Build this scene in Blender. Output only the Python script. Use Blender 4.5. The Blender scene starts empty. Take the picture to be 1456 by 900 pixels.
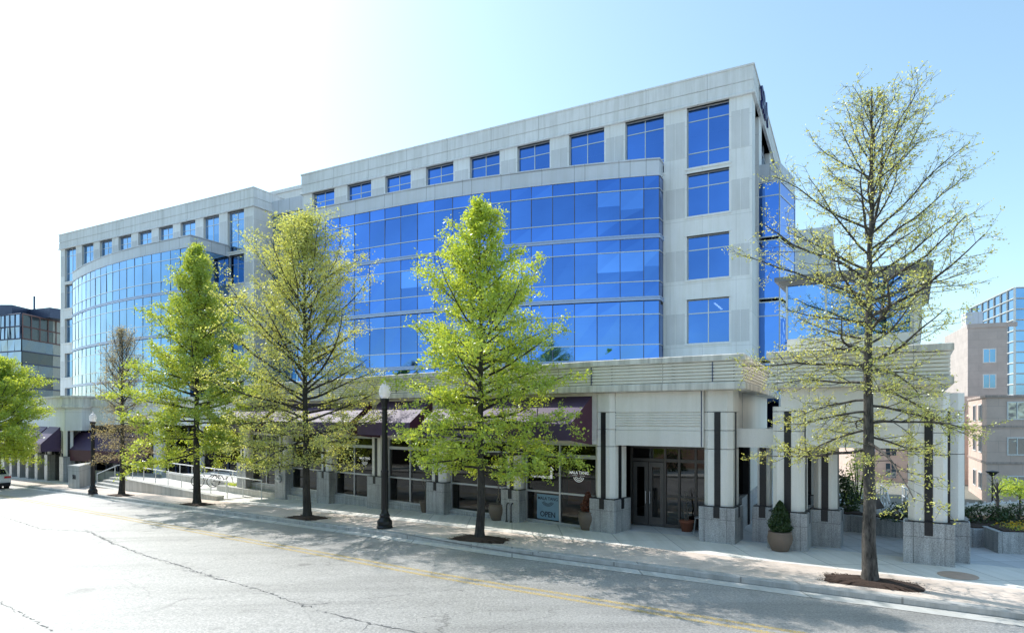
import bpy, math, random
import numpy as np
from mathutils import Matrix, Vector
random.seed(7)
SC = bpy.context.scene
COL = SC.collection
R = math.radians
CAMZ = 3.6

# ------------------------------------------------------------------ helpers
class MB:
    """collects polygons; build() links them as ONE mesh object"""
    def __init__(s): s.v = []; s.f = []
    def add(s, vs, fs):
        o = len(s.v); s.v += [tuple(x) for x in vs]; s.f += [tuple(i+o for i in f) for f in fs]
    def quad(s, a, b, c, d): s.add([a, b, c, d], [(0, 1, 2, 3)])
    def prism(s, poly, z0, z1, zt=None):
        n = len(poly)
        A = sum(poly[i][0]*poly[(i+1) % n][1]-poly[(i+1) % n][0]*poly[i][1] for i in range(n))
        if A < 0: poly = poly[::-1]
        vs = [(x, y, z0) for x, y in poly]+[(x, y, z1) for x, y in poly]
        fs = [tuple(range(n))[::-1], tuple(range(n, 2*n))]+[(i, (i+1) % n, n+(i+1) % n, n+i) for i in range(n)]
        s.add(vs, fs)
    def box(s, F, p0, p1, q0, q1, z0, z1):
        a, b = F(p0, q0), F(p1, q0); c, d = F(p1, q1), F(p0, q1)
        s.prism([a, b, c, d], z0, z1)
    def bx(s, x0, x1, y0, y1, z0, z1): s.prism([(x0, y0), (x1, y0), (x1, y1), (x0, y1)], z0, z1)
    def tube(s, pts, rad, n=8, caps=True):
        pts = [Vector(p) for p in pts]
        if not hasattr(rad, '__len__'): rad = [rad]*len(pts)
        vs = []; ref = None
        for i, p in enumerate(pts):
            t = (pts[min(i+1, len(pts)-1)]-pts[max(i-1, 0)])
            if t.length < 1e-9: t = Vector((0, 0, 1))
            t.normalize()
            if ref is None:
                ref = Vector((1, 0, 0)) if abs(t.x) < .8 else Vector((0, 1, 0))
            u = (ref-t*ref.dot(t)).normalized(); w = t.cross(u); ref = u
            for k in range(n):
                a = 2*math.pi*k/n
                vs.append(p+(u*math.cos(a)+w*math.sin(a))*rad[i])
        fs = [(i*n+k, i*n+(k+1) % n, (i+1)*n+(k+1) % n, (i+1)*n+k) for i in range(len(pts)-1) for k in range(n)]
        if caps: fs += [tuple(range(n))[::-1], tuple(range((len(pts)-1)*n, len(pts)*n))]
        s.add(vs, fs)
    def lathe(s, c, prof, n=16, flute=0):
        vs = []
        for r, z in prof:
            for k in range(n):
                a = 2*math.pi*k/n
                rr = r*(1-flute*(k % 2))
                vs.append((c[0]+rr*math.cos(a), c[1]+rr*math.sin(a), c[2]+z))
        m = len(prof)
        fs = [(i*n+k, i*n+(k+1) % n, (i+1)*n+(k+1) % n, (i+1)*n+k) for i in range(m-1) for k in range(n)]
        fs += [tuple(range(n))[::-1], tuple(range((m-1)*n, m*n))]
        s.add(vs, fs)
    def sweep(s, path, prof, closed=False):
        """profile [(out,z)] swept along a 2-D path with mitred corners; out = right of travel"""
        n = len(path); P = [Vector(p) for p in path]; m = len(prof); vs = []
        for i in range(n):
            if closed: d0 = (P[i]-P[i-1]).normalized(); d1 = (P[(i+1) % n]-P[i]).normalized()
            else:
                d0 = (P[i]-P[i-1]).normalized() if i else (P[1]-P[0]).normalized()
                d1 = (P[i+1]-P[i]).normalized() if i < n-1 else d0
            n0 = Vector((d0.y, -d0.x)); n1 = Vector((d1.y, -d1.x))
            k = (n0+n1)/(1+n0.dot(n1))
            for o, z in prof: q = P[i]+k*o; vs.append((q.x, q.y, z))
        fs = []
        for i in range(n if closed else n-1):
            j = (i+1) % n
            for k in range(m):
                l = (k+1) % m
                fs.append((i*m+k, i*m+l, j*m+l, j*m+k))
        if not closed: fs += [tuple(range(m)), tuple(range((n-1)*m, n*m))[::-1]]
        s.add(vs, fs)
    def build(s, name, mat, parent=None, smooth=False, local=False, bevel=0):
        me = bpy.data.meshes.new(name)
        off = Vector((0, 0, 0))
        if parent is not None and not local:
            q = parent
            while q is not None: off += q.location; q = q.parent
        v = [(a-off.x, b-off.y, c-off.z) for a, b, c in s.v]
        me.from_pydata(v, [], s.f); me.update()
        me.validate()
        uv = me.uv_layers.new(name='UVMap')
        nl = len(me.loops)
        co = np.empty(len(me.vertices)*3, 'f'); me.vertices.foreach_get('co', co); co = co.reshape(-1, 3)+np.array(off)
        li = np.empty(nl, 'i'); me.loops.foreach_get('vertex_index', li)
        npoly = len(me.polygons)
        nor = np.empty(npoly*3, 'f'); me.polygons.foreach_get('normal', nor); nor = nor.reshape(-1, 3)
        tot = np.empty(npoly, 'i'); me.polygons.foreach_get('loop_total', tot)
        N = np.repeat(nor, tot, axis=0); C = co[li]
        h = np.hypot(N[:, 0], N[:, 1])+1e-9
        U = np.where(h > .5, (-N[:, 1]*C[:, 0]+N[:, 0]*C[:, 1])/h, C[:, 0]); V = np.where(h > .5, C[:, 2], C[:, 1])
        uv.data.foreach_set('uv', np.stack([U, V], 1).astype('f').ravel())
        if smooth: me.shade_smooth()
        me.materials.append(mat)
        o = bpy.data.objects.new(name, me); COL.objects.link(o)
        if parent is not None: o.parent = parent
        if bevel:
            b = o.modifiers.new('bevel', 'BEVEL'); b.width = bevel; b.segments = 2; b.limit_method = 'ANGLE'
        return o

def tag(o, label=None, cat=None, group=None, kind=None):
    if label: o['label'] = label
    if cat: o['category'] = cat
    if group: o['group'] = group
    if kind: o['kind'] = kind
    return o
def thing(name, label, cat, loc=(0, 0, 0), rz=0, group=None):
    o = bpy.data.objects.new(name, None); COL.objects.link(o); o.empty_display_size = .3
    o.location = loc; o.rotation_euler = (0, 0, rz)
    return tag(o, label, cat, group)
def dup(o, loc, rz=0, label=None, scale=None):
    def rec(x, par):
        c = x.copy(); COL.objects.link(c); c.parent = par
        for ch in x.children: rec(ch, c)
        return c
    c = rec(o, None); c.location = loc; c.rotation_euler = (0, 0, rz)
    if scale: c.scale = (scale,)*3
    if label: c['label'] = label
    return c
def frame(o, d):
    b = (d[1], -d[0])
    return lambda p, q=0: (o[0]+p*d[0]+q*b[0], o[1]+p*d[1]+q*b[1])
def unit(x, y):
    l = math.hypot(x, y); return (x/l, y/l)
def at(u, y, Y):          # a point of the photograph at depth Y
    return ((u-728)/900*Y, Y, CAMZ+(594-y)/900*Y)

TA = unit(-.883, .469); TBK = (TA[1], -TA[0])
TF = frame((14.6, 38.5), TA)            # tower: p to the left along the facade, q back
RF = frame((7.62, 16.33), unit(-.8445, .5357))
LD = unit(-.759, .651)
LF = frame((2.64, 19.47), LD)
K0 = (0., 16.96); E2 = unit(-.768, .640); ER = unit(-.851, .525)

def gz(x, y):             # height of the road surface: the street falls away to the left
    t = (x-K0[0])*E2[0]+(y-K0[1])*E2[1]
    s = 0 if t < -4 else ((t+4)**2/16 if t < 4 else t)
    z = -.033*min(s, 95)
    k = min(max((x-15-max(0, 22-y)*1.0)/9, 0), 1) if y > 15 else 0
    return z-5.2*k*k*(3-2*k)
def sw(x, y): return gz(x, y)+.14

# ------------------------------------------------------------------ materials
def mat(name):
    m = bpy.data.materials.new(name); m.use_nodes = True
    nt = m.node_tree; b = nt.nodes['Principled BSDF']
    return m, nt, b
def nd(nt, t, **kw):
    n = nt.nodes.new(t)
    for k, v in kw.items():
        if k.startswith('i_'): n.inputs[k[2:].replace('_', ' ')].default_value = v
        else: setattr(n, k, v)
    return n
def rgba(c): return (c[0], c[1], c[2], 1)
def ramp(nt, fac, stops):
    r = nt.nodes.new('ShaderNodeValToRGB'); e = r.color_ramp.elements
    while len(e) < len(stops): e.new(.5)
    for x, (p, c) in zip(e, stops): x.position = p; x.color = rgba(c)
    nt.links.new(fac, r.inputs[0]); return r.outputs[0]
def mixc(nt, f, a, b, mode='MIX'):
    m = nt.nodes.new('ShaderNodeMix'); m.data_type = 'RGBA'; m.blend_type = mode
    for i, x in ((0, f), (6, a), (7, b)):
        if hasattr(x, 'links') or hasattr(x, 'is_linked'): nt.links.new(x, m.inputs[i])
        else: m.inputs[i].default_value = x if i == 0 else rgba(x)
    return m.outputs[2]
def noise(nt, vec, scale, detail=4, rough=.6, stretch=None):
    n = nd(nt, 'ShaderNodeTexNoise', i_Scale=scale, i_Detail=detail, i_Roughness=rough)
    if stretch:
        mp = nt.nodes.new('ShaderNodeMapping'); mp.inputs['Scale'].default_value = stretch
        nt.links.new(vec, mp.inputs[0]); vec = mp.outputs[0]
    nt.links.new(vec, n.inputs['Vector']); return n.outputs['Fac']
def bump(nt, b, h, strength=.3, dist=.02):
    n = nd(nt, 'ShaderNodeBump', i_Strength=strength, i_Distance=dist)
    nt.links.new(h, n.inputs['Height']); nt.links.new(n.outputs[0], b.inputs['Normal'])
def plain(name, c, rough=.5, metal=0, spec=.5, var=.12, vs=3.):
    m, nt, b = mat(name)
    tc = nt.nodes.new('ShaderNodeTexCoord')
    f = noise(nt, tc.outputs['Object'], vs, 5)
    lo = tuple(x*(1-var) for x in c); hi = tuple(min(1, x*(1+var)) for x in c)
    nt.links.new(ramp(nt, f, [(.3, lo), (.7, hi)]), b.inputs['Base Color'])
    b.inputs['Roughness'].default_value = rough; b.inputs['Metallic'].default_value = metal
    b.inputs['Specular IOR Level'].default_value = spec
    return m
def concrete(name, c, joint=None, rough=.8, stain=.25, jd=.55, alt=.0):
    m, nt, b = mat(name)
    uv = nt.nodes.new('ShaderNodeUVMap').outputs[0]
    tc = nt.nodes.new('ShaderNodeTexCoord').outputs['Object']
    f1 = noise(nt, tc, .35, 5); f2 = noise(nt, tc, 40, 3)
    st = noise(nt, uv, 1.0, 5, .65, stretch=(3.0, .22, 1))
    base = ramp(nt, f1, [(.3, tuple(x*.93 for x in c)), (.7, tuple(min(1, x*1.06) for x in c))])
    base = mixc(nt, .5, base, ramp(nt, f2, [(.3, (.88, .88, .88)), (.7, (1.04, 1.03, 1.02))]), 'MULTIPLY')
    k = 1-stain
    base = mixc(nt, 1., base, ramp(nt, st, [(.38, (k, k, k*.98)), (.58, (1, 1, 1))]), 'MULTIPLY')
    if joint:
        br = nd(nt, 'ShaderNodeTexBrick', offset=0., squash=1.)
        br.inputs['Scale'].default_value = 1.; br.inputs['Brick Width'].default_value = joint[0]
        br.inputs['Row Height'].default_value = joint[1]; br.inputs['Mortar Size'].default_value = joint[2] if len(joint) > 2 else .012
        br.inputs['Mortar Smooth'].default_value = .1
        br.inputs['Color1'].default_value = (1, 1, 1, 1); br.inputs['Color2'].default_value = (1-alt,)*3+(1,)
        br.inputs['Mortar'].default_value = (jd, jd, jd, 1)
        nt.links.new(uv, br.inputs['Vector'])
        base = mixc(nt, 1., base, br.outputs['Color'], 'MULTIPLY')
    nt.links.new(base, b.inputs['Base Color']); b.inputs['Roughness'].default_value = rough
    b.inputs['Specular IOR Level'].default_value = .25
    bump(nt, b, f2, .15, .01)
    return m
def granite(name, c, rough=.35):
    m, nt, b = mat(name)
    tc = nt.nodes.new('ShaderNodeTexCoord').outputs['Object']; uv = nt.nodes.new('ShaderNodeUVMap').outputs[0]
    f = noise(nt, tc, 55, 3, .8); g = noise(nt, tc, 1.4, 5, .6)
    st = noise(nt, uv, 1.2, 5, .7, stretch=(5, .35, 1))
    col = ramp(nt, f, [(.35, tuple(x*.45 for x in c)), (.5, c), (.68, tuple(min(1, x*1.5) for x in c))])
    col = mixc(nt, 1., col, ramp(nt, g, [(.3, (.82,)*3), (.7, (1.1,)*3)]), 'MULTIPLY')
    col = mixc(nt, 1., col, ramp(nt, st, [(.4, (.72,)*3), (.55, (1,)*3)]), 'MULTIPLY')
    br = nd(nt, 'ShaderNodeTexBrick', offset=0.)
    for k_, v_ in (('Scale', 1.), ('Brick Width', .62), ('Row Height', .78), ('Mortar Size', .006)): br.inputs[k_].default_value = v_
    br.inputs['Color1'].default_value = (1, 1, 1, 1); br.inputs['Color2'].default_value = (.9, .9, .9, 1); br.inputs['Mortar'].default_value = (.4, .4, .4, 1)
    nt.links.new(uv, br.inputs['Vector'])
    col = mixc(nt, 1., col, br.outputs['Color'], 'MULTIPLY')
    nt.links.new(col, b.inputs['Base Color']); b.inputs['Roughness'].default_value = rough
    return m
def mirror_glass(name, tint, trans=.2, tcol=(.5, .62, .9), wob=.004, rough=.015):
    """coated glass: tinted reflection over a partly see-through pane, slightly wavy"""
    m, nt, b = mat(name); nt.nodes.remove(b)
    out = nt.nodes['Material Output']
    g = nd(nt, 'ShaderNodeBsdfPrincipled'); g.inputs['Metallic'].default_value = 1; g.inputs['Roughness'].default_value = rough
    tc = nt.nodes.new('ShaderNodeTexCoord').outputs['Object']
    geo = nt.nodes.new('ShaderNodeNewGeometry')
    hsv = nt.nodes.new('ShaderNodeHueSaturation'); hsv.inputs['Color'].default_value = rgba(tint)
    mr = nd(nt, 'ShaderNodeMapRange'); mr.inputs[3].default_value = .86; mr.inputs[4].default_value = 1.1
    nt.links.new(geo.outputs['Random Per Island'], mr.inputs[0]); 
    lf = noise(nt, tc, .11, 3, .55); l2 = nd(nt, 'ShaderNodeMapRange'); l2.inputs[1].default_value = .35; l2.inputs[2].default_value = .65; l2.inputs[3].default_value = .84; l2.inputs[4].default_value = 1.12  # soft patches put into the tint imitate reflected haze
    nt.links.new(lf, l2.inputs[0]); pr = nd(nt, 'ShaderNodeMath', operation='MULTIPLY'); nt.links.new(mr.outputs[0], pr.inputs[0]); nt.links.new(l2.outputs[0], pr.inputs[1]); nt.links.new(pr.outputs[0], hsv.inputs['Value'])
    nt.links.new(hsv.outputs[0], g.inputs['Base Color'])
    n = noise(nt, tc, .6, 2); bp = nd(nt, 'ShaderNodeBump', i_Strength=.25, i_Distance=wob*10)
    nt.links.new(n, bp.inputs['Height']); nt.links.new(bp.outputs[0], g.inputs['Normal'])
    t = nt.nodes.new('ShaderNodeBsdfTransparent'); t.inputs[0].default_value = rgba(tcol)
    mx = nt.nodes.new('ShaderNodeMixShader'); mx.inputs[0].default_value = 1-trans
    nt.links.new(t.outputs[0], mx.inputs[1]); nt.links.new(g.outputs[0], mx.inputs[2]); nt.links.new(mx.outputs[0], out.inputs[0])
    return m
def clear_glass(name, tcol=(.45, .5, .5), ior=1.6, base=.03):
    m, nt, b = mat(name); nt.nodes.remove(b); out = nt.nodes['Material Output']
    g = nt.nodes.new('ShaderNodeBsdfGlossy'); g.inputs['Roughness'].default_value = .01
    t = nt.nodes.new('ShaderNodeBsdfTransparent'); t.inputs[0].default_value = rgba(tcol)
    fr = nd(nt, 'ShaderNodeFresnel', i_IOR=ior)
    ad = nd(nt, 'ShaderNodeMath', operation='ADD', use_clamp=True); ad.inputs[1].default_value = base
    nt.links.new(fr.outputs[0], ad.inputs[0])
    mx = nt.nodes.new('ShaderNodeMixShader'); nt.links.new(ad.outputs[0], mx.inputs[0])
    nt.links.new(t.outputs[0], mx.inputs[1]); nt.links.new(g.outputs[0], mx.inputs[2]); nt.links.new(mx.outputs[0], out.inputs[0])
    return m
def leafmat(name, c1, c2, tr=.5):
    m, nt, b = mat(name); nt.nodes.remove(b); out = nt.nodes['Material Output']
    geo = nt.nodes.new('ShaderNodeNewGeometry'); tc = nt.nodes.new('ShaderNodeTexCoord').outputs['Object']
    f = nt.nodes.new('ShaderNodeMath'); f.operation = 'MULTIPLY_ADD'
    nt.links.new(noise(nt, tc, .9, 3), f.inputs[0]); f.inputs[1].default_value = .7
    sc = nd(nt, 'ShaderNodeMath', operation='MULTIPLY'); sc.inputs[1].default_value = .35
    nt.links.new(geo.outputs['Random Per Island'], sc.inputs[0]); nt.links.new(sc.outputs[0], f.inputs[2])
    col = ramp(nt, f.outputs[0], [(.25, c1), (.8, c2)])
    d = nt.nodes.new('ShaderNodeBsdfDiffuse'); t = nt.nodes.new('ShaderNodeBsdfTranslucent'); g = nt.nodes.new('ShaderNodeBsdfGlossy')
    g.inputs['Roughness'].default_value = .35; g.inputs[0].default_value = (.9, .95, .9, 1)
    nt.links.new(col, d.inputs[0])
    warm = mixc(nt, 1., col, (1.5, 1.25, .55), 'MULTIPLY'); nt.links.new(warm, t.inputs[0])
    m1 = nt.nodes.new('ShaderNodeMixShader'); m1.inputs[0].default_value = tr
    nt.links.new(d.outputs[0], m1.inputs[1]); nt.links.new(t.outputs[0], m1.inputs[2])
    m2 = nt.nodes.new('ShaderNodeMixShader'); m2.inputs[0].default_value = .06
    nt.links.new(m1.outputs[0], m2.inputs[1]); nt.links.new(g.outputs[0], m2.inputs[2]); nt.links.new(m2.outputs[0], out.inputs[0])
    return m
def brickmat(name, c1, c2, mortar, bw, bh, ms=.01, rough=.85, off=.5, stain=.8):
    m, nt, b = mat(name)
    uv = nt.nodes.new('ShaderNodeUVMap').outputs[0]; tc = nt.nodes.new('ShaderNodeTexCoord').outputs['Object']
    br = nd(nt, 'ShaderNodeTexBrick', offset=off)
    for k, v in (('Scale', 1.), ('Brick Width', bw), ('Row Height', bh), ('Mortar Size', ms)): br.inputs[k].default_value = v
    br.inputs['Color1'].default_value = rgba(c1); br.inputs['Color2'].default_value = rgba(c2); br.inputs['Mortar'].default_value = rgba(mortar)
    nt.links.new(uv, br.inputs['Vector'])
    f = noise(nt, tc, .8, 5)
    col = mixc(nt, 1., br.outputs['Color'], ramp(nt, f, [(.3, (stain,)*3), (.65, (1.05,)*3)]), 'MULTIPLY')
    nt.links.new(col, b.inputs['Base Color']); b.inputs['Roughness'].default_value = rough; b.inputs['Specular IOR Level'].default_value = .2
    return m

def asphalt():
    m, nt, b = mat('asphalt'); tc = nt.nodes.new('ShaderNodeTexCoord').outputs['Object']
    f = noise(nt, tc, 21, 5, .85); g = noise(nt, tc, .25, 6, .6); h = noise(nt, tc, 6, 4, .7)
    c = ramp(nt, f, [(.34, (.165, .16, .152)), (.5, (.365, .35, .33)), (.68, (.62, .595, .56))])
    c = mixc(nt, 1., c, ramp(nt, g, [(.3, (.86,)*3), (.7, (1.06,)*3)]), 'MULTIPLY')
    c = mixc(nt, .6, c, ramp(nt, h, [(.3, (.85,)*3), (.7, (1.08,)*3)]), 'MULTIPLY')
    mp = nt.nodes.new('ShaderNodeMapping'); mp.inputs['Rotation'].default_value = (0, 0, math.radians(38)); mp.inputs['Scale'].default_value = (.12, 1.3, 1)
    nt.links.new(tc, mp.inputs[0]); tk = nd(nt, 'ShaderNodeTexNoise', i_Scale=1., i_Detail=4., i_Roughness=.6); nt.links.new(mp.outputs[0], tk.inputs['Vector'])
    c = mixc(nt, 1., c, ramp(nt, tk.outputs['Fac'], [(.32, (.76,)*3), (.55, (1.05,)*3)]), 'MULTIPLY')
    sp_ = noise(nt, tc, .9, 2, .4); c = mixc(nt, 1., c, ramp(nt, sp_, [(.24, (.6,)*3), (.32, (1,)*3)]), 'MULTIPLY')
    vo = nd(nt, 'ShaderNodeTexVoronoi', feature='DISTANCE_TO_EDGE', i_Scale=.28)
    wv = nd(nt, 'ShaderNodeVectorMath', operation='MULTIPLY_ADD'); nz = nd(nt, 'ShaderNodeTexNoise', i_Scale=1.6, i_Detail=6.)
    nt.links.new(tc, nz.inputs['Vector']); nt.links.new(nz.outputs['Color'], wv.inputs[0]); wv.inputs[1].default_value = (1.3, 1.3, 0)
    nt.links.new(tc, wv.inputs[2]); nt.links.new(wv.outputs[0], vo.inputs['Vector'])
    crack = ramp(nt, vo.outputs['Distance'], [(.0, (.45,)*3), (.006, (1,)*3)])
    gate = ramp(nt, noise(nt, tc, .16, 3), [(.5, (1,)*3), (.56, (0,)*3)])
    crack = mixc(nt, gate, crack, (1, 1, 1))
    c = mixc(nt, 1., c, crack, 'MULTIPLY')
    nt.links.new(c, b.inputs['Base Color']); b.inputs['Roughness'].default_value = .5; b.inputs['Specular IOR Level'].default_value = .9
    bump(nt, b, f, .5, .02); return m
def paint(name, c, wear=.45):
    m, nt, b = mat(name); out = nt.nodes['Material Output']; tc = nt.nodes.new('ShaderNodeTexCoord').outputs['Object']
    b.inputs['Base Color'].default_value = rgba(c); b.inputs['Roughness'].default_value = .7
    t = nt.nodes.new('ShaderNodeBsdfTransparent'); mx = nt.nodes.new('ShaderNodeMixShader')
    f = noise(nt, tc, 35, 6, .8); r = ramp(nt, f, [(wear-.05, (0,)*3), (wear+.12, (1,)*3)])
    nt.links.new(r, mx.inputs[0]); nt.links.new(t.outputs[0], mx.inputs[1]); nt.links.new(b.outputs[0], mx.inputs[2]); nt.links.new(mx.outputs[0], out.inputs[0])
    return m
def bark(name, c1, c2):
    m, nt, b = mat(name); tc = nt.nodes.new('ShaderNodeTexCoord').outputs['Object']
    f = noise(nt, tc, 14, 5, .7, stretch=(1, 1, .25)); g = noise(nt, tc, 2.2, 4)
    c = ramp(nt, f, [(.35, c1), (.65, c2)]); c = mixc(nt, 1., c, ramp(nt, g, [(.35, (.7,)*3), (.65, (1.15,)*3)]), 'MULTIPLY')
    nt.links.new(c, b.inputs['Base Color']); b.inputs['Roughness'].default_value = .9; bump(nt, b, f, .7, .02); return m

M = {}
M['tower'] = concrete('tower_concrete', (.86, .87, .885), (2.03, 2.015, .012), stain=.06, jd=.72, alt=.05)
M['tower_dark'] = concrete('tower_panel', (.68, .69, .71), None, stain=.06)
M['podium'] = concrete('podium_concrete', (.90, .87, .82), None, stain=.07)
M['cornice'] = concrete('weathered_concrete', (.82, .79, .73), (3.0, 9, .012), stain=.34)
M['louvre'] = concrete('louvre_concrete', (.88, .84, .76), (3.0, 9, .012), stain=.08)
M['parapet'] = concrete('parapet_concrete', (.80, .81, .825), (3.9, 30, .015), stain=.13)
M['granite'] = granite('grey_granite', (.47, .475, .48))
M['darkgranite'] = granite('black_granite', (.018, .02, .024), .4)
M['entryglass'] = clear_glass('entrance_glass', (.26, .28, .29), 1.5, .07)
M['towerglass'] = mirror_glass('blue_glass', (.115, .265, .70), .16, (.40, .6, 1.))
M['spandrel'] = mirror_glass('blue_spandrel', (.10, .24, .66), 0)
M['blindglass'] = mirror_glass('glass_over_blind', (.15, .325, .78), 0)
M['paleglass'] = mirror_glass('sky_glass', (.20, .36, .60), .06)
M['slate'] = mirror_glass('slate_glass', (.24, .32, .46), 0, wob=.01)
M['darkmirror'] = mirror_glass('dark_mirror', (.34, .38, .44), .0, wob=.02)
M['shopglass'] = clear_glass('shop_glass', (.24, .27, .28), 1.5, .015)
M['floorband'] = plain('blue_grey_band', (.36, .46, .68), .35, .3, var=.05)
M['alu'] = plain('aluminium', (.55, .57, .60), .35, .7, var=.06)
M['bandmetal'] = concrete('metal_panel', (.62, .66, .74), (1.5, 9, .02), rough=.4, stain=.06, jd=.55)
M['whitemetal'] = plain('white_metal', (.75, .75, .74), .4, 0, var=.05)
M['mull'] = plain('dark_mullion', (.08, .10, .17), .4, .3)
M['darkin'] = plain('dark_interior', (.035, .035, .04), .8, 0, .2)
M['floorin'] = plain('interior_floor', (.10, .08, .065), .5)
M['blind'] = plain('blind_fabric', (.75, .77, .8), .8, 0, .2)
M['awning'] = plain('purple_awning', (.095, .062, .14), .6, 0, .3, .1)
M['valance'] = plain('maroon_awning', (.10, .035, .06), .5, 0, .4, .1)
M['black'] = plain('black_iron', (.012, .012, .014), .35, .2)
M['asphalt'] = asphalt()
M['yellow'] = paint('yellow_paint', (.78, .55, .16), .49)
M['sidewalk'] = concrete('sidewalk_concrete', (.86, .83, .78), (1.5, 1.5, .014), stain=.12, jd=.6, alt=.06)
M['plaza'] = concrete('plaza_paving', (.68, .69, .71), (.9, .9, .012), stain=.1, jd=.6, alt=.1)
M['kerb'] = concrete('kerb_concrete', (.52, .51, .49), (3.0, 9, .02), stain=.25)
M['gutter'] = concrete('gutter_concrete', (.62, .61, .58), (3.0, 9, .02), stain=.15)
M['pavers'] = brickmat('brick_pavers', (.70, .58, .49), (.78, .66, .57), (.62, .54, .47), .21, .105, .006)
M['crack'] = plain('crack_tar', (.13, .13, .13), .9, var=.3)
M['ground'] = plain('bare_ground', (.22, .22, .19), .95, var=.2)
M['mulch'] = plain('bark_mulch', (.055, .032, .022), .95, var=.5, vs=30)
M['wood'] = bark('tree_bark', (.028, .024, .022), (.075, .066, .058))
M['wood2'] = bark('grey_bark', (.022, .02, .018), (.14, .125, .11))
M['pinkbrick'] = brickmat('pink_precast', (.66, .50, .43), (.69, .53, .46), (.52, .40, .35), 2.4, 1.2, .02, stain=.9)
M['greybrick'] = brickmat('mauve_precast', (.50, .44, .41), (.52, .46, .43), (.42, .37, .35), 2.4, 1.2, .02, stain=.9)
M['redbrick'] = brickmat('red_brick', (.62, .36, .27), (.66, .40, .31), (.6, .45, .38), .4, .13, .01)
M['text'] = plain('glowing_white_lettering', (.92, .92, .92), .5, var=.02)
M['text'].node_tree.nodes['Principled BSDF'].inputs['Emission Color'].default_value = (1, 1, 1, 1); M['text'].node_tree.nodes['Principled BSDF'].inputs['Emission Strength'].default_value = .22  # faint glow added so the lettering reads white in shade
M['navy'] = plain('navy_letters', (.008, .01, .10), .3)
M['charcoal'] = plain('charcoal_letters', (.05, .05, .055), .6)
M['poster'] = plain('blue_poster', (.17, .30, .42), .4, var=.08)
M['posterink'] = plain('poster_ink', (.02, .035, .06), .5)
M['terracotta'] = plain('terracotta', (.28, .10, .055), .8)
M['pot'] = plain('glazed_pot', (.15, .115, .09), .55)
M['pot2'] = plain('brown_pot', (.20, .145, .11), .6)
M['carpaint'] = plain('white_car_paint', (.78, .79, .80), .2, 0, .6, .02)
M['carglass'] = plain('car_window', (.02, .025, .03), .05, 0, .8)
M['tyre'] = plain('tyre_rubber', (.02, .02, .02), .8)
M['redlight'] = plain('tail_light', (.5, .015, .02), .15)
M['rim'] = plain('wheel_rim', (.45, .45, .46), .25, .8)
M['stone'] = concrete('pale_stone', (.60, .58, .54), (1.2, 9, .01), stain=.2)
M['bronze'] = plain('bronze_cover', (.50, .36, .28), .7)
def lampglass():
    m, nt, b = mat('globe_glass')
    b.inputs['Base Color'].default_value = (.86, .88, .88, 1); b.inputs['Roughness'].default_value = .12
    b.inputs['Transmission Weight'].default_value = .5; b.inputs['IOR'].default_value = 1.3; b.inputs['Emission Color'].default_value = (1, 1, 1, 1); b.inputs['Emission Strength'].default_value = .12
    b.inputs['Subsurface Weight'].default_value = .6; b.inputs['Subsurface Radius'].default_value = (.2, .2, .2)
    return m
M['globe'] = lampglass()
def emis(name, c, s):
    m, nt, b = mat(name); b.inputs['Emission Color'].default_value = rgba(c); b.inputs['Emission Strength'].default_value = s; return m
M['striplight'] = emis('ceiling_strip_light', (1, 1, 1), 4.)
L_bright = leafmat('bright_leaves', (.28, .44, .05), (.64, .76, .16), .55)
L_green = leafmat('green_leaves', (.24, .39, .05), (.60, .70, .18), .55)
L_olive = leafmat('olive_leaves', (.36, .45, .12), (.68, .74, .34), .55)
L_bud = leafmat('yellow_buds', (.40, .48, .14), (.72, .76, .36), .55)
L_grey = leafmat('dry_buds', (.32, .28, .20), (.55, .50, .38))
L_dark = leafmat('dark_shrub', (.02, .05, .015), (.06, .12, .03), .3)
L_dead = leafmat('dead_needles', (.16, .05, .03), (.26, .10, .06), .3)
L_flower = leafmat('yellow_petals', (.65, .42, .02), (.8, .6, .05), .4)
# ------------------------------------------------------------------ the street
def kerb_curve():
    pts = []; da = 1.0
    # walk both ways from K0; heading turns from ER to E2 around t = 0
    aR = math.atan2(ER[1], ER[0]); aL = math.atan2(E2[1], E2[0])
    def head(t):
        s = min(max((t+3)/6, 0), 1); s = s*s*(3-2*s); return aR+(aL-aR)*s
    x, y = K0; P = {0: (x, y, head(0))}; t = 0
    while t < 170:
        a = head(t+.25); x += .5*math.cos(a); y += .5*math.sin(a); t += .5; P[t] = (x, y, head(t))
    x, y = K0; t = 0
    while t > -60:
        a = head(t-.25); x -= .5*math.cos(a); y -= .5*math.sin(a); t -= .5; P[t] = (x, y, head(t))
    return P
KC = kerb_curve(); KT = sorted(KC)
def S(t, n):
    k = round(t*2)/2; x, y, a = KC[k]; d = t-k
    x += d*math.cos(a); y += d*math.sin(a)
    return x+n*math.sin(a), y-n*math.cos(a)
def strip(mb, t0, t1, n0, n1, dz, step=1., nn=1):
    ts = [t0]; 
    while ts[-1]+step < t1: ts.append(ts[-1]+step)
    ts.append(t1)
    rows = []
    for t in ts:
        r = []
        for i in range(nn+1):
            x, y = S(t, n0+(n1-n0)*i/nn); r.append((x, y, gz(x, y)+dz))
        rows.append(r)
    for a, b in zip(rows, rows[1:]):
        for i in range(nn): mb.quad(a[i], a[i+1], b[i+1], b[i])
def setting(name, mb, m): return tag(mb.build(name, m), kind='structure')
def flip_up(mb):
    out = []
    for f in mb.f:
        a, b, c = [Vector(mb.v[i]) for i in f[:3]]
        out.append(f if (b-a).cross(c-a).z > 0 else f[::-1])
    mb.f = out

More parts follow.
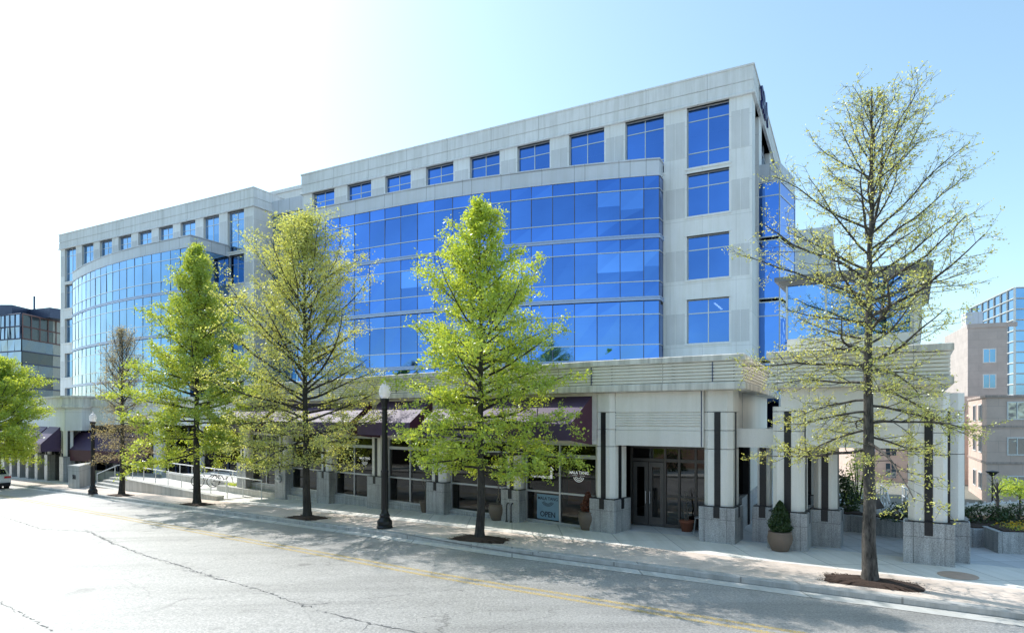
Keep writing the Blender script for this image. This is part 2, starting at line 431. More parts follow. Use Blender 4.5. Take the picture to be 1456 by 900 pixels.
g = MB()
xs = [-900, -500, -300, -200, -140]+list(range(-110, 131, 5))+[180, 300, 500, 900]
ys = [-300, -120, -60]+list(range(-40, 141, 5))+[180, 260, 400, 700, 1200]
for i in range(len(xs)-1):
    for j in range(len(ys)-1):
        q = [(xs[i], ys[j]), (xs[i+1], ys[j]), (xs[i+1], ys[j+1]), (xs[i], ys[j+1])]
        g.quad(*[(x, y, gz(x, y)-.12) for x, y in q])
setting('ground', g, M['ground'])
g = MB(); strip(g, -55, 165, -13.2, -.42, 0, 1, 6); flip_up(g); setting('road', g, M['asphalt'])
g = MB(); strip(g, -55, 165, -.42, 0.01, .006, 1); flip_up(g); setting('gutter', g, M['gutter'])
g = MB()
for n in (-2.78, -3.06): strip(g, -55, 165, n-.065, n+.065, .005, 1)
flip_up(g); setting('road_marking', g, M['yellow'])
def kerbstone(n0, n1, name):
    g = MB(); ts = list(np.arange(-55, 165.1, 1.)); prof = [(n0, -.1), (n0, .115), (n0+.02, .14), (n1, .14), (n1, -.1)]
    if n0 < -5: prof = [(n0, -.1), (n0, .14), (n1-.02, .14), (n1, .115), (n1, -.1)]
    vs = []
    for t in ts:
        for n, z in prof:
            x, y = S(t, n); vs.append((x, y, gz(x, y)+z))
    m = len(prof); fs = [(i*m+k, i*m+k+1, (i+1)*m+k+1, (i+1)*m+k) for i in range(len(ts)-1) for k in range(m-1)]
    g.add(vs, fs); flip_up(g); setting(name, g, M['kerb'])
kerbstone(0, .2, 'kerb'); kerbstone(-13.4, -13.2, 'far_kerb')
g = MB(); strip(g, -55, 165, .2, 1.95, .14, 1); flip_up(g); setting('brick_pavement', g, M['pavers'])
g = MB(); strip(g, -55, 165, 1.95, 4.2, .14, 1, 2); flip_up(g); setting('sidewalk', g, M['sidewalk'])
g = MB(); strip(g, -55, 90, 4.2, 22, .14, 1, 8); flip_up(g); setting('plaza', g, M['plaza'])
g = MB(); strip(g, -55, 165, -18, -13.4, .14, 1); flip_up(g); setting('far_sidewalk', g, M['sidewalk'])

# long tar-dark cracks that wander along the road
def crack(pts, w):
    g = MB(); P = []
    for (u, y) in pts:
        Y = 15.
        for _ in range(30):
            x = (u-728)/900*Y; z = gz(x, Y)+.004; Y = (CAMZ-z)*900/(y-594)
        P.append((x, Y))
    Q = []
    for (a, b) in zip(P, P[1:]):
        n = max(2, int(math.hypot(b[0]-a[0], b[1]-a[1])/.07))
        for i in range(n):
            f = i/n; Q.append((a[0]+(b[0]-a[0])*f+random.gauss(0, .028), a[1]+(b[1]-a[1])*f+random.gauss(0, .028)))
    prev = None
    for i, (x, y) in enumerate(Q):
        ww = w*random.uniform(.15, 1.5)*(0.25 if random.random() < .25 else 1)
        cur = ((x-ww*.55, y-ww, gz(x, y)+.004), (x+ww*.55, y+ww, gz(x, y)+.004))
        if prev and random.random() > .12: g.quad(prev[0], cur[0], cur[1], prev[1])
        prev = cur
    for (x, y) in Q[::7]:
        if random.random() < .4: continue
        a_ = random.uniform(0, 6.3); px, py = x, y
        for _ in range(random.randint(2, 6)):
            a_ += random.gauss(0, .5); qx, qy = px+.13*math.cos(a_), py+.13*math.sin(a_); ww = w*.22
            g.quad((px-ww*math.sin(a_), py+ww*math.cos(a_), gz(px, py)+.0045), (px+ww*math.sin(a_), py-ww*math.cos(a_), gz(px, py)+.0045), (qx+ww*math.sin(a_), qy-ww*math.cos(a_), gz(qx, qy)+.0045), (qx-ww*math.sin(a_), qy+ww*math.cos(a_), gz(qx, qy)+.0045)); px, py = qx, qy
    flip_up(g); setting('road_crack', g, M['crack'])
crack([(0, 733), (60, 752), (125, 755), (165, 774), (210, 790), (260, 805), (310, 822), (370, 838), (430, 860), (490, 877), (550, 891), (600, 899), (700, 912)], .02)
crack([(165, 774), (120, 752), (60, 755), (0, 757)], .012)
crack([(0, 855), (25, 868), (50, 882), (75, 898)], .014)
crack([(430, 860), (520, 851), (620, 840), (660, 838)], .007)
crack([(550, 891), (600, 878), (680, 868), (760, 866)], .007)
crack([(125, 755), (250, 754), (420, 756)], .009)
crack([(210, 790), (290, 818), (340, 822)], .007)

# ------------------------------------------------------------------ the office tower
tower = thing('office_building', 'long pale concrete office building with two bowed blue glass bays above the shops', 'office building', (*TF(20, 8), -1.5))
def path(F, pts): return [F(*p) for p in pts]
H = 25.1
# wall: piers and belts with punched openings
def wall_grid(mb, F, p0, p1, z0, z1, q0, q1, ops):
    zs = sorted({z0, z1}|{z for o in ops for z in o[2:4]})
    for a, b in zip(zs, zs[1:]):
        cut = sorted((o[0], o[1]) for o in ops if o[2] < (a+b)/2 < o[3]); p = p0
        for c, d in cut:
            if c > p: mb.box(F, p, c, q0, q1, a, b)
            p = max(p, d)
        if p < p1: mb.box(F, p, p1, q0, q1, a, b)
ROWS = [(4.28, 7.07), (8.31, 11.1), (12.35, 15.13), (16.37, 19.1), (19.44, 23.28)]
def punched(parent, F, p0, p1, z0, z1, q, glass, tr=(.31,), sill=True):
    f = MB(); d = .05
    f.box(F, p0, p1, q-.04, q+.06, z0, z0+d); f.box(F, p0, p1, q-.04, q+.06, z1-d, z1)
    f.box(F, p0, p0+d, q-.04, q+.06, z0+d, z1-d); f.box(F, p1-d, p1, q-.04, q+.06, z0+d, z1-d)
    pm = (p0+p1)/2; f.box(F, pm-.03, pm+.03, q-.03, q+.06, z0+d, z1-d)
    for t in tr:
        zt = z1-(z1-z0)*t
        f.box(F, p0+d, pm-.03, q-.03, q+.06, zt-.03, zt+.03); f.box(F, pm+.03, p1-d, q-.03, q+.06, zt-.03, zt+.03)
    w = f.build('window', M['alu'], parent)
    g = MB(); zc = [z0+d]+sorted(z1-(z1-z0)*t for t in tr)+[z1-d]
    for a, b in ((p0+d, pm), (pm, p1-d)):
        for c, e in zip(zc, zc[1:]):
            g.quad((*F(b, q), c), (*F(a, q), c), (*F(a, q), e), (*F(b, q), e))
    g.build('pane', glass, w)
    if sill:
        s = MB(); s.box(F, p0-.12, p1+.12, -.08, .2, z0-.12, z0); s.build('sill', M['tower'], w)
        s = MB(); s.box(F, p0-.12, p1+.12, -.06, .2, z1, z1+.1); s.build('lintel', M['tower'], w)
    return w
DEEP = .28
mainw = [(1.33+4.06*k, 3.92+4.06*k) for k in range(9)]
wingw = [(45.14+3.54*k, 47.46+3.54*k) for k in range(9)]
for wins, a, b, tall in ((mainw, 0, 37.5, 0), (wingw, 43.8, 76.7, 0)):
    ops = [(p0, p1, *ROWS[4]) for p0, p1 in wins]
    for r in ROWS[:4]:
        for k in ((0,) if a == 0 else (0, 8)): ops.append((*wins[k], *r))
    mb = MB(); wall_grid(mb, TF, a, b, -2, 23.3, 0, .45, ops)
    if a == 0: mb.box(TF, a, b, .45, 25, 23.3, 23.5)
    else: mb.box(TF, 43.8, 44.25, .45, 8, -2, 23.3)
    if a == 0: mb.box(TF, 37.05, 37.5, .45, 8, -2, 23.3)
    mb.build('wall', M['tower'], tower, bevel=0)
    pn = MB()
    edges = [a+.02]+[x for w in wins for x in w]+[b-.02]
    for i in range(0, len(edges), 2):
        e0, e1 = edges[i], edges[i+1]
        if e1-e0 < .3: continue
        for r in ROWS:
            if r is not ROWS[4] and not (e1 < wins[0][0]+.1 or e0 > wins[-1][1]-.1 or e0 < wins[0][1]+.1 or e1 > wins[-1][0]-.1): continue
            h = r[1]-r[0]; top = r[1]-h*(.31 if r is not ROWS[4] else .21); bot = r[0]-.02 if r is not ROWS[4] else r[0]+.74
            m_ = (e0+e1)/2
            pn = MB(); pn.box(TF, e0+.13, m_-.02, -.012, .1, bot, top); pn.box(TF, m_+.02, e1-.13, -.012, .1, bot, top); pn.build('cladding_panel', M['tower_dark'], tower)
    for k, (p0, p1) in enumerate(wins):
        gl = M['towerglass'] if a == 0 else M['paleglass']
        punched(tower, TF, p0, p1, *ROWS[4], DEEP, gl, (.21, .74))
        if (a == 0 and k == 0) or (a > 0 and k in (0, 8)):
            for r in ROWS[:4]: punched(tower, TF, p0, p1, *r, DEEP, gl)
# parapet swept round the whole roof edge, with its shadow groove
for pts in ([(43.8, 26), (43.8, 0)][::-1] and [(37.5, 8), (37.5, 0), (0, 0), (0, 25.5)], [(76.7, 14), (76.7, 0), (43.8, 0), (43.8, 8)]):
    par = MB()
    par.sweep(path(TF, pts), [(-.4, 23.3), (.18, 23.3), (.18, 23.42), (.1, 23.5), (.1, 24.08), (.04, 24.09), (.04, 24.14), (.1, 24.15), (.1, 25.0), (.16, 25.0), (.16, 25.1), (-.4, 25.1)])
    par.build('parapet', M['parapet'], tower)
# right flank of the main block
SF = frame(TF(0, 0), TBK)       # p runs back along the flank, q negative is out of the flank
def SFo(p, q=0): return TF(-q, p)   # q>0 = outwards to the right
fl = MB()
for a, b in ((0, 1.45), (3.35, 4.8), (9.8, 11.2), (14, 25.5)):
    fl.prism([TF(.0, a+.45 if a == 0 else a), TF(0, b), TF(.45, b), TF(.45, a+.45 if a == 0 else a)], -2, 23.3)
fl.prism([TF(0, 1.45), TF(0, 3.35), TF(.45, 3.35), TF(.45, 1.45)], -2, 15)
fl.build('flank_wall', M['tower'], tower)
sg = MB(); sg.box(TF, .3, .32, 1.45, 25, 3, 23.3); sg.build('flank_glass', M['paleglass'], tower)
sf = MB()
for q in (2.1, 2.75, 5.5, 6.9, 8.2): sf.box(TF, .24, .34, q, q+.06, 15, 23.3)
for z in (18.2, 19.4, 22.4): sf.box(TF, .25, .33, 1.45, 14, z, z+.06)
sf.build('flank_frame', M['alu'], tower)
# glazed bay on the flank
bayp = [TF(0, 3.4), TF(-1.25, 3.4), TF(-1.9, 7), TF(-1.25, 11.5), TF(0, 11.5)]
by = MB(); by.prism(bayp, 19.0, 20.15); flb = by.build('flank_bay', M['bandmetal'], tower)
b2 = MB()
for i in range(4):
    for za, zb in ((15.4, 18.9), (11.4, 15.1), (7.4, 11.1), (3, 7.1)):
        a, c = bayp[i], bayp[i+1]; b2.quad((*a, za), (*c, za), (*c, zb), (*a, zb))
b2.build('bay_glass', M['spandrel'], flb)
b3 = MB()
for z in (18.9, 18.0, 15.1, 15.35, 14.2, 11.1, 11.35, 10.2, 7.1, 7.35, 6.2): b3.sweep(bayp[::-1], [(-.03, z), (.05, z), (.05, z+.07), (-.03, z+.07)])
for a in bayp[1:4]: b3.tube([(*a, 3), (*a, 19)], .05, 4)
b3.build('bay_frame', M['alu'], flb)
# rear lower wing seen past the flank
rw = MB(); rw.box(TF, -3.6, 4, 26, 48, -2, 21.4); wing_b = rw.build('rear_wing', M['tower'], tower)
rp = MB(); 
for k in range(6):
    rp.box(TF, -3.66, -3.58, 27.5+3.4*k, 29.7+3.4*k, 6, 20); 
rp.build('rear_glazing', M['paleglass'], wing_b)
rpp = MB(); rpp.sweep([TF(-3.6, 48), TF(-3.6, 26), TF(4, 26)][::-1], [(0, 20.6), (.3, 20.6), (.3, 21.6), (0, 21.6)]); rpp.build('rear_parapet', M['tower'], wing_b)

# link between the two blocks
lk = MB(); lk.box(TF, 37.5, 43.8, 2.0, 2.4, 23.0, 24.3); link = lk.build('link', M['bandmetal'], tower)
l2 = MB(); l2.box(TF, 36, 50.2, 7, 12, 23, 27.7); l2.box(TF, 35.9, 50.35, 6.85, 12, 27.4, 27.75); l2.build('penthouse_wall', M['tower'], link)
l3 = MB(); l3.box(TF, 37.5, 43.8, 2.2, 2.22, -1, 23.0); l3.build('link_glass', M['paleglass'], link)
l4 = MB()
for p in (38.7, 40, 41.3, 42.6): l4.box(TF, p-.04, p+.04, 2.1, 2.25, -1, 23)
for z in (22, 19.2, 18.9, 18, 15.2, 14.9, 14, 11.2, 10.9, 10, 7.2, 6.9): l4.box(TF, 37.5, 43.8, 2.12, 2.25, z, z+.07)
l4.build('link_frame', M['alu'], link)

# bowed curtain-wall bays
def bow(plan, label, glass, spand, ztop):
    """plan: list of (p, q) mullion points from right to left"""
    P = [TF(*a) for a in plan]; L = P[::-1]          # left->right travel: right-hand side is outside
    band = MB(); band.sweep(L, [(-.3, 19.02), (.06, 19.02), (.06, 19.12), (.0, 19.16), (.0, 20.05), (.06, 20.05), (.06, 20.13), (-.3, 20.13)])
    root = band.build('glass_bay', M['bandmetal'], tower); root['label'] = label
    lid = MB(); lid.prism([TF(p, max(q, -8)) for p, q in plan]+[TF(plan[-1][0], .3), TF(plan[0][0], .3)], 20.0, 20.06); lid.build('bay_roof', M['bandmetal'], root)
    mu = MB()
    fl0 = [19.02, 15.07, 11.04, 7.04]
    for zt in fl0:
        vis, spa, sp2, fr, metal = MB(), MB(), MB(), MB(), MB(); mis = []
        a, b, c, e = zt, zt-.83, zt-2.76, zt-3.70
        if zt == 19.02: a, b, c, e = 19.02, 18.2, 16.3, 15.33
        for i in range(len(P)-1):
            A, B = Vector(P[i]), Vector(P[i+1]); n = Vector((B-A).normalized()); n = Vector((-n.y, n.x))*1
            # tiny individual tilt of every pane
            zb_ = b
            if glass is M['towerglass'] and (B-A).length > .5 and random.random() < .36:
                zb_ = b-(b-c)*random.choice((.25, .4, .5, .65, 1.0, 1.0))
            for mb, lo, hi in ((spa, b, a), (vis, c, zb_), (vis, zb_, b), (sp2, e, c)):
                if hi-lo < .01: continue
                if mb is vis: mis.append(1 if lo == zb_ and zb_ < b else 0)
                t = [random.gauss(0, .009) for _ in range(4)]
                q = [A+n*t[0], B+n*t[1], B+n*t[2], A+n*t[3]]
                mb.quad((q[1].x, q[1].y, lo), (q[0].x, q[0].y, lo), (q[3].x, q[3].y, hi), (q[2].x, q[2].y, hi))
        for z in (b, c): fr.sweep(L, [(-.02, z-.026), (.05, z-.026), (.05, z+.026), (-.02, z+.026)])
        metal.sweep(L, [(-.02, e-.28), (.05, e-.28), (.09, e-.25), (.09, e-.17), (.04, e-.16), (.04, e-.11), (.09, e-.1), (.09, e-.03), (.05, e), (-.02, e)])
        vo_ = vis.build('vision_glass', glass, root); vo_.data.materials.append(M['blindglass']); vo_.data.polygons.foreach_set('material_index', mis); spa.build('spandrel_glass', spand, root); sp2.build('spandrel_glass', spand, root)
        fr.build('transom', M['alu'], root); metal.build('floor_band', M['floorband'], root)
    for q in P: mu.tube([(*q, 3.0), (*q, 19.05)], .032, 4)
    for zt in fl0[1:]:
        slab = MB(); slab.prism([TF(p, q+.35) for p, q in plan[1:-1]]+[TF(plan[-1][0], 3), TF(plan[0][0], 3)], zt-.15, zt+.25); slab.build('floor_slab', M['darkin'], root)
    mu.build('mullion', M['mull'], root)
    return root
def bowq(p): return -(4-.00717*(26.2-p)**2) if p < 26.2 else -4.
plan = [(5.45, 0.02), (5.45, -.88)]
p = 5.45; s = .95
while p < 32.4:
    p += s*.97 if p < 26 else s; plan.append((p, bowq(p))); s = 1.48
plan += [(plan[-1][0]+.05, .02)]
bow(plan, 'deep blue bowed glass bay', M['towerglass'], M['spandrel'], 20.13)
def bowq2(p): return -(4-.0078*(p-52.2)**2) if p > 52.2 else -4.
plan = [(47.3, .02), (47.3, -4)]; p = 47.3
while p < 71.6: p += 1.42; plan.append((p, bowq2(p)))
plan.append((72.1, .02))
bow(plan, 'pale sky reflecting bowed glass bay', M['paleglass'], M['paleglass'], 20.13)
# dark rooms behind the glass
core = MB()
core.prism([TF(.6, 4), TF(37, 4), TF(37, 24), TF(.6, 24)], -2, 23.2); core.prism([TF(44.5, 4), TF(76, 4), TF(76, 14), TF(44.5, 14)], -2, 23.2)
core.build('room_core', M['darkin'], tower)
cl = MB()
for (p, z) in ((2.3, 10.9), (6.6, 10.7), (8.1, 10.75), (10.2, 10.7), (13.6, 10.72), (6.0, 14.7), (9.0, 14.7)):
    cl.prism([TF(p, .8), TF(p+.1, .8), TF(p+.1, 3.4), TF(p, 3.4)], z-.02, z+.02)
cl.build('strip_light', M['striplight'], tower)
# letters on the flank parapet
def text_mesh(body, size, mtx, m, name, parent=None, align='CENTER', ext=.01, bold=.0, sx=1.):
    cu = bpy.data.curves.new(name, 'FONT'); cu.body = body; cu.size = size; cu.align_x = align; cu.align_y = 'CENTER'; cu.extrude = ext; cu.offset = bold
    cu.resolution_u = 3
    o = bpy.data.objects.new(name, cu); COL.objects.link(o)
    bpy.context.view_layer.update()
    me = bpy.data.meshes.new_from_object(o.evaluated_get(bpy.context.evaluated_depsgraph_get()))
    bpy.data.objects.remove(o); bpy.data.curves.remove(cu)
    me.transform(Matrix.Diagonal((sx, 1, 1, 1)))
    me.transform(mtx)
    if parent is not None:
        off = Vector((0, 0, 0)); q = parent
        while q is not None: off += q.location; q = q.parent
        me.transform(Matrix.Translation(-off))
    me.materials.clear(); me.materials.append(m)
    n = bpy.data.objects.new(name, me); COL.objects.link(n)
    if parent is not None: n.parent = parent
    return n
def facing(right, org):
    r = Vector((*right, 0)).normalized(); u = Vector((0, 0, 1)); n = r.cross(u)
    return Matrix(((r.x, u.x, n.x, org[0]), (r.y, u.y, n.y, org[1]), (r.z, u.z, n.z, org[2]), (0, 0, 0, 1)))
x, y = TF(-.25, 4.2)
text_mesh('SRA', 2.1, facing(TBK, (x, y, 24.2)), M['navy'], 'sign_letters', tower, ext=.06, bold=.0)
lg = MB()
lg.build  # (no further marks)

# ------------------------------------------------------------------ the shop building (podium)
C = RF(1.81, 0)
CB = TBK
def CF(s, out=0): return (C[0]+CB[0]*s+CB[1]*out, C[1]+CB[1]*s-CB[0]*out)     # along the right side, out = outwards
podium = thing('shop_building', 'low pale stone shop building with louvred cornice and purple awnings along the sidewalk', 'shop building', (*LF(10, 6), 0))
KP = LF(0, 0)
LEND = 23.35
front = [LF(LEND, 6), LF(LEND, 0), KP, C, CF(9)]
def inset(d): return d
# cornice with louvres
prof = [(-.45, 4.585)]
z = 4.585
for k in range(6): prof += [(.175, z), (.235, z+.03), (.23, z+.084), (.175, z+.09)]; z += .0925
prof += [(-.45, z)]
ledge = [(-.45, 4.37), (.27, 4.37), (.30, 4.39), (.30, 4.55), (.26, 4.583), (-.45, 4.583)]
cap = [(-.45, 5.143), (.24, 5.143), (.30, 5.165), (.30, 5.31), (.27, 5.33), (-.45, 5.33)]
def cornice(pth, parent, closed=False):
    a = MB(); a.sweep(pth, prof, closed); o = a.build('cornice', M['louvre'], parent)
    a = MB(); a.sweep(pth, ledge, closed); a.build('ledge', M['cornice'], o)
    a = MB(); a.sweep(pth, cap, closed); a.build('coping', M['cornice'], o)
cornice(front, podium)
cr = MB()      # cornice joints
for p in (2.0, 3.3): pass
for F_, p in ((LF, .08), (LF, 5.5), (LF, 9.4), (LF, 14.9), (LF, 18.8)): cr = MB(); cr.box(F_, p-.012, p+.012, -.256, -.1, 4.6, 5.14); cr.build('cornice_joint', M['mull'], podium)
cr = MB()
for p in (2.35,): cr.box(RF, p-.012, p+.012, -.256, -.1, 4.6, 5.14)
cr.build('cornice_joint', M['mull'], podium)
rf = MB(); rf.prism([LF(LEND, .2), LF(0, .2), RF(2., .2), CF(8.9, -.3), TF(-1, -.1), TF(38, -.1)], 5.0, 5.15); rf.build('roof', M['cornice'], podium)
# upper wall
uw = MB(); uw.box(LF, -.02, LEND, .1, .5, 2.78, 4.37); uw.prism([RF(5.8, .1), RF(2.7, .1), RF(2.7, .5), RF(5.8, .5)], 2.77, 4.37)
uw.prism([CF(.9, -.12), CF(8.9, -.12), CF(8.9, -.5), CF(.9, -.5)], 2.77, 4.37)
uw.prism([LF(LEND, .5), LF(LEND-.4, .5), LF(LEND-.4, 6), LF(LEND, 6)], -2, 4.37)
uw.build('upper_wall', M['podium'], podium)
# grooved panel over the opening
gp = MB(); 
gz_ = 3.355
gp.sweep([RF(5.33, .1), RF(2.76, .1)], [(-.02, 3.35)]+[t for k in range(5) for t in ((.01, 3.355+k*.078), (.05, 3.385+k*.078), (.045, 3.425+k*.078), (.01, 3.43+k*.078))]+[(-.02, 3.75)])
gp.box(RF, 2.76, 5.33, .05, .12, 3.77, 4.36); gp.box(RF, 2.76, 5.33, .05, .12, 2.775, 3.23); gp.box(RF, 2.76, 5.33, .065, .12, 3.24, 3.34)
gp.build('lintel_panel', M['podium'], podium)
jn = MB()
for p_ in (2.745, 5.345): jn.box(RF, p_-.012, p_+.012, .085, .13, 2.78, 4.36)
jn.build('panel_joint', M['mull'], podium)
for s_ in (2.2,):
    jn = MB(); jn.prism([CF(s_, -.115), CF(s_+.03, -.115), CF(s_+.03, -.2), CF(s_, -.2)], 2.8, 4.36); jn.build('panel_joint', M['mull'], podium)
def pier(parent, F, p0, p1, q0, dep, ztop, zbot=-1.2, strips='fr', name='pillar', plinth=1.12):
    """square stone pier: granite plinth, chamfered shaft, black granite inlay on its faces"""
    i = .1; c = .13
    a0, a1, b0, b1 = p0+i, p1-i, q0+i, q0+dep-i
    sh = MB()
    poly = [(a0+c, b0), (a1-c, b0), (a1-c, b0+.05), (a1, b0+c), (a1, b1), (a0, b1), (a0, b0+c), (a0+c, b0+.05)]
    poly = [(a0+c, b0), (a1-c, b0), (a1, b0+c), (a1, b1), (a0, b1), (a0, b0+c)]
    for za, zb in ((plinth, 2.72), (2.735, 3.24), (3.255, 3.76), (3.775, ztop)):
        if zb > za and za < ztop: sh.prism([F(*t) for t in poly], za, min(zb, ztop))
    o = sh.build(name, M['podium'], parent, bevel=.008)
    pl = MB(); pl.box(F, p0, p1, q0, q0+dep, zbot, plinth); pl.build('plinth', M['granite'], o, bevel=.012)
    ca = MB(); ca.box(F, p0+.03, p1-.03, q0+.03, q0+dep-.03, plinth, plinth+.025); ca.build('plinth_cap', M['darkgranite'], o)
    st = MB(); pm = (p0+p1)/2; w = .085
    if 'f' in strips: st.box(F, pm-w, pm+w, b0-.012, b0+.05, plinth+.026, min(3.76, ztop-.05)); st.box(F, pm-w, pm+w, q0-.006, q0+.1, .82, plinth+.024)
    qm = q0+dep/2
    if 'r' in strips: st.box(F, a0-.012, a0+.05, qm-w, qm+w, plinth+.026, min(3.76, ztop-.05)); st.box(F, p0-.006, p0+.1, qm-w, qm+w, .82, plinth+.024)
    if 'l' in strips: st.box(F, a1-.05, a1+.012, qm-w, qm+w, plinth+.026, min(3.76, ztop-.05)); st.box(F, p1-.1, p1+.006, qm-w, qm+w, .82, plinth+.024)
    st.build('inlay', M['darkgranite'], o)
    return o
pier(podium, RF, 1.81, 2.80, 0, 1.0, 4.37)
pier(podium, LF, -.62, .27, -.06, .98, 4.36)
CENT = [3.58, 7.38, 11.15, 15.0, 18.8, 22.85]
for k, c in enumerate(CENT):
    w = .41 if k == 0 else .5
    pier(podium, LF, c-w, c+w, 0, .75, 2.8, strips='f')
# the pier standing free between this building and the pavilion
pier(podium, RF, .98, 1.52, .75, .6, 3.3, strips='f')
x = MB(); x.box(RF, .7, 2.0, .6, 1.1, 2.78, 3.3); x.build('link_beam', M['podium'], podium)

# shop windows
BAYS = [(.27, 3.17), (3.99, 6.88), (7.88, 10.65), (11.65, 14.5), (15.5, 18.3), (19.3, 22.35)]
QG = .42
for k, (a, b) in enumerate(BAYS):
    f = MB(); pm = a+(b-a)*(.5)
    f.box(LF, a, b, QG-.05, QG+.06, .10, .16); f.box(LF, a, b, QG-.05, QG+.06, 2.70, 2.78)
    f.box(LF, a, a+.05, QG-.05, QG+.06, .16, 2.70); f.box(LF, b-.05, b, QG-.05, QG+.06, .16, 2.70)
    f.box(LF, pm-.03, pm+.03, QG-.055, QG+.06, .16, 2.70)
    for z0, z1 in ((1.09, 1.15), (2.29, 2.41)):
        f.box(LF, a+.05, pm-.03, QG-.05, QG+.06, z0, z1); f.box(LF, pm+.03, b-.05, QG-.05, QG+.06, z0, z1)
    w = f.build('shop_window', M['alu'], podium)
    g = MB()
    for p0, p1 in ((a+.05, pm), (pm, b-.05)):
        for z0, z1 in ((.16, 1.12), (1.12, 2.35), (2.35, 2.70)):
            g.quad((*LF(p1, QG), z0), (*LF(p0, QG), z0), (*LF(p0, QG), z1), (*LF(p1, QG), z1))
    g.build('pane', M['shopglass'], w)
    s = MB(); s.box(LF, a, b, .3, .6, -1.2, .1); s.build('sill_wall', M['granite'], w)
    # lettering stuck on the panes of the restaurant
    right = (-LD[0], -LD[1])
    if k in (0, 1, 2, 3):
        pc = a+(pm-a)*.5
        def on(p, z, d=.012): return facing(right, (*LF(p, QG-d), z))
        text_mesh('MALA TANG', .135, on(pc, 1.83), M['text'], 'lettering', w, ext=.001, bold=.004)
        bw = MB()
        for rr, wd in ((.20, .022), (.145, .02), (.09, .018)):
            N = 14
            for i in range(N):
                t0, t1 = math.pi*(1.08+.84*i/N), math.pi*(1.08+.84*(i+1)/N)
                def pt(r_, t): return (*LF(pc-r_*math.cos(t)*1.05, QG-.012), 1.72+r_*math.sin(t)*.95)
                bw.quad(pt(rr, t0), pt(rr, t1), pt(rr-wd, t1), pt(rr-wd, t0))
        for sgn in (-1, 1):
            for j in range(4): bw.box(LF, pc+sgn*(.07+j*.05)-.015, pc+sgn*(.07+j*.05)+.015, QG-.014, QG-.011, 1.735, 1.747)
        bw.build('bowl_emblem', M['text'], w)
    if k == 0:
        pc = pm+(b-pm)*.52
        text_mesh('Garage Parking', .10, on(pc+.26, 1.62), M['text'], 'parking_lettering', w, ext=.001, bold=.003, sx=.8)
        ar = MB(); q0, q1 = QG-.014, QG-.011
        ar.box(LF, pc-.42, pc-.0, q0, q1, 1.57, 1.66); ar.box(LF, pc-.42, pc-.33, q0, q1, 1.66, 1.86)
        ar.add([(*LF(pc-.26, q0), 1.86), (*LF(pc-.49, q0), 1.86), (*LF(pc-.375, q0), 1.98)], [(0, 1, 2)])
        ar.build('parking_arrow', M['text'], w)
        ps = MB(); ps.box(LF, pm+.06, pm+.98, QG-.02, QG-.012, .2, 1.03)
        po = thing('window_poster', 'blue restaurant poster reading OPEN in the lower corner of the shop window', 'poster', (*LF(pm+.5, QG-.02), .2))
        ps.build('sheet', M['poster'], po)
        text_mesh('MALA TANG', .15, on(pm+.52, .89, .024), M['posterink'], 'poster_title', po, ext=.001, bold=.002)
        text_mesh('OPEN', .25, on(pm+.52, .36, .024), M['posterink'], 'poster_word', po, ext=.001, bold=.006)
        pb = MB()
        for rr in (.27, .22, .17):
            for i in range(12):
                t0, t1 = math.pi*(1.12+.76*i/12), math.pi*(1.12+.76*(i+1)/12)
                def pt(r_, t): return (*LF(pm+.52-r_*math.cos(t), QG-.024), .84+r_*math.sin(t)*.75)
                pb.quad(pt(rr, t0), pt(rr, t1), pt(rr-.025, t1), pt(rr-.025, t0))
        pb.build('poster_emblem', M['posterink'], po)
# interior
it = MB(); it.box(LF, -1, LEND-.4, .6, 6.2, -.9, .08); it.build('shop_floor', M['floorin'], podium)
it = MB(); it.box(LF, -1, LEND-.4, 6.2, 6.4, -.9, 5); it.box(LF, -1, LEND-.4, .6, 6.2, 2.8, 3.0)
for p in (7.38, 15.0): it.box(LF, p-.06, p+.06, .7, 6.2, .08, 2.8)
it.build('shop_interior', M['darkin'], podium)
rd = MB(); rd.box(LF, 1.9, 2.7, 2.2, 2.5, .5, 1.35); rd.box(LF, 1.9, 2.7, 2.2, 2.5, 1.5, 1.62); rd.build('red_screen', plain('red_board', (.5, .03, .03), .5), podium)

# awnings
for (a, b) in ((.27, 6.93), (7.6, 10.85), (11.4, 18.5), (19.1, 23.2)):
    zt, zf, zb, zw, d = 4.28, 3.42, 2.92, 2.76, 1.15
    A = lambda p, o, z: (*LF(p, .09-o), z)
    t = MB(); t.quad(A(b, 0, zt), A(b, d, zf), A(a, d, zf), A(a, 0, zt))
    aw = t.build('awning', M['awning'], podium)
    v = MB(); v.quad(A(b, d, zf), A(b, d, zb), A(a, d, zb), A(a, d, zf))
    v.build('valance', M['awning'], aw)
    e = MB(); e.add([A(a, 0, zt), A(a, d, zf), A(a, d, zb), A(a, 0, zw)], [(0, 1, 2, 3)]); e.build('end_panel', M['valance'], aw)
    e = MB(); e.add([A(b, 0, zt), A(b, 0, zw), A(b, d, zb), A(b, d, zf)], [(0, 1, 2, 3)]); e.build('end_panel', M['valance'], aw)
    rr = MB()
    n = max(2, round((b-a)/1.6))
    for i in range(n+1):
        p = a+.04+(b-a-.08)*i/n; rr.tube([A(p, .02, zt-.04), A(p, d-.03, zf-.03), A(p, d-.03, zb+.02)], .014, 5)
    rr.tube([A(a+.03, d-.02, zb+.01), A(b-.03, d-.02, zb+.01)], .014, 5)
    rr.build('rib', M['alu'], aw)

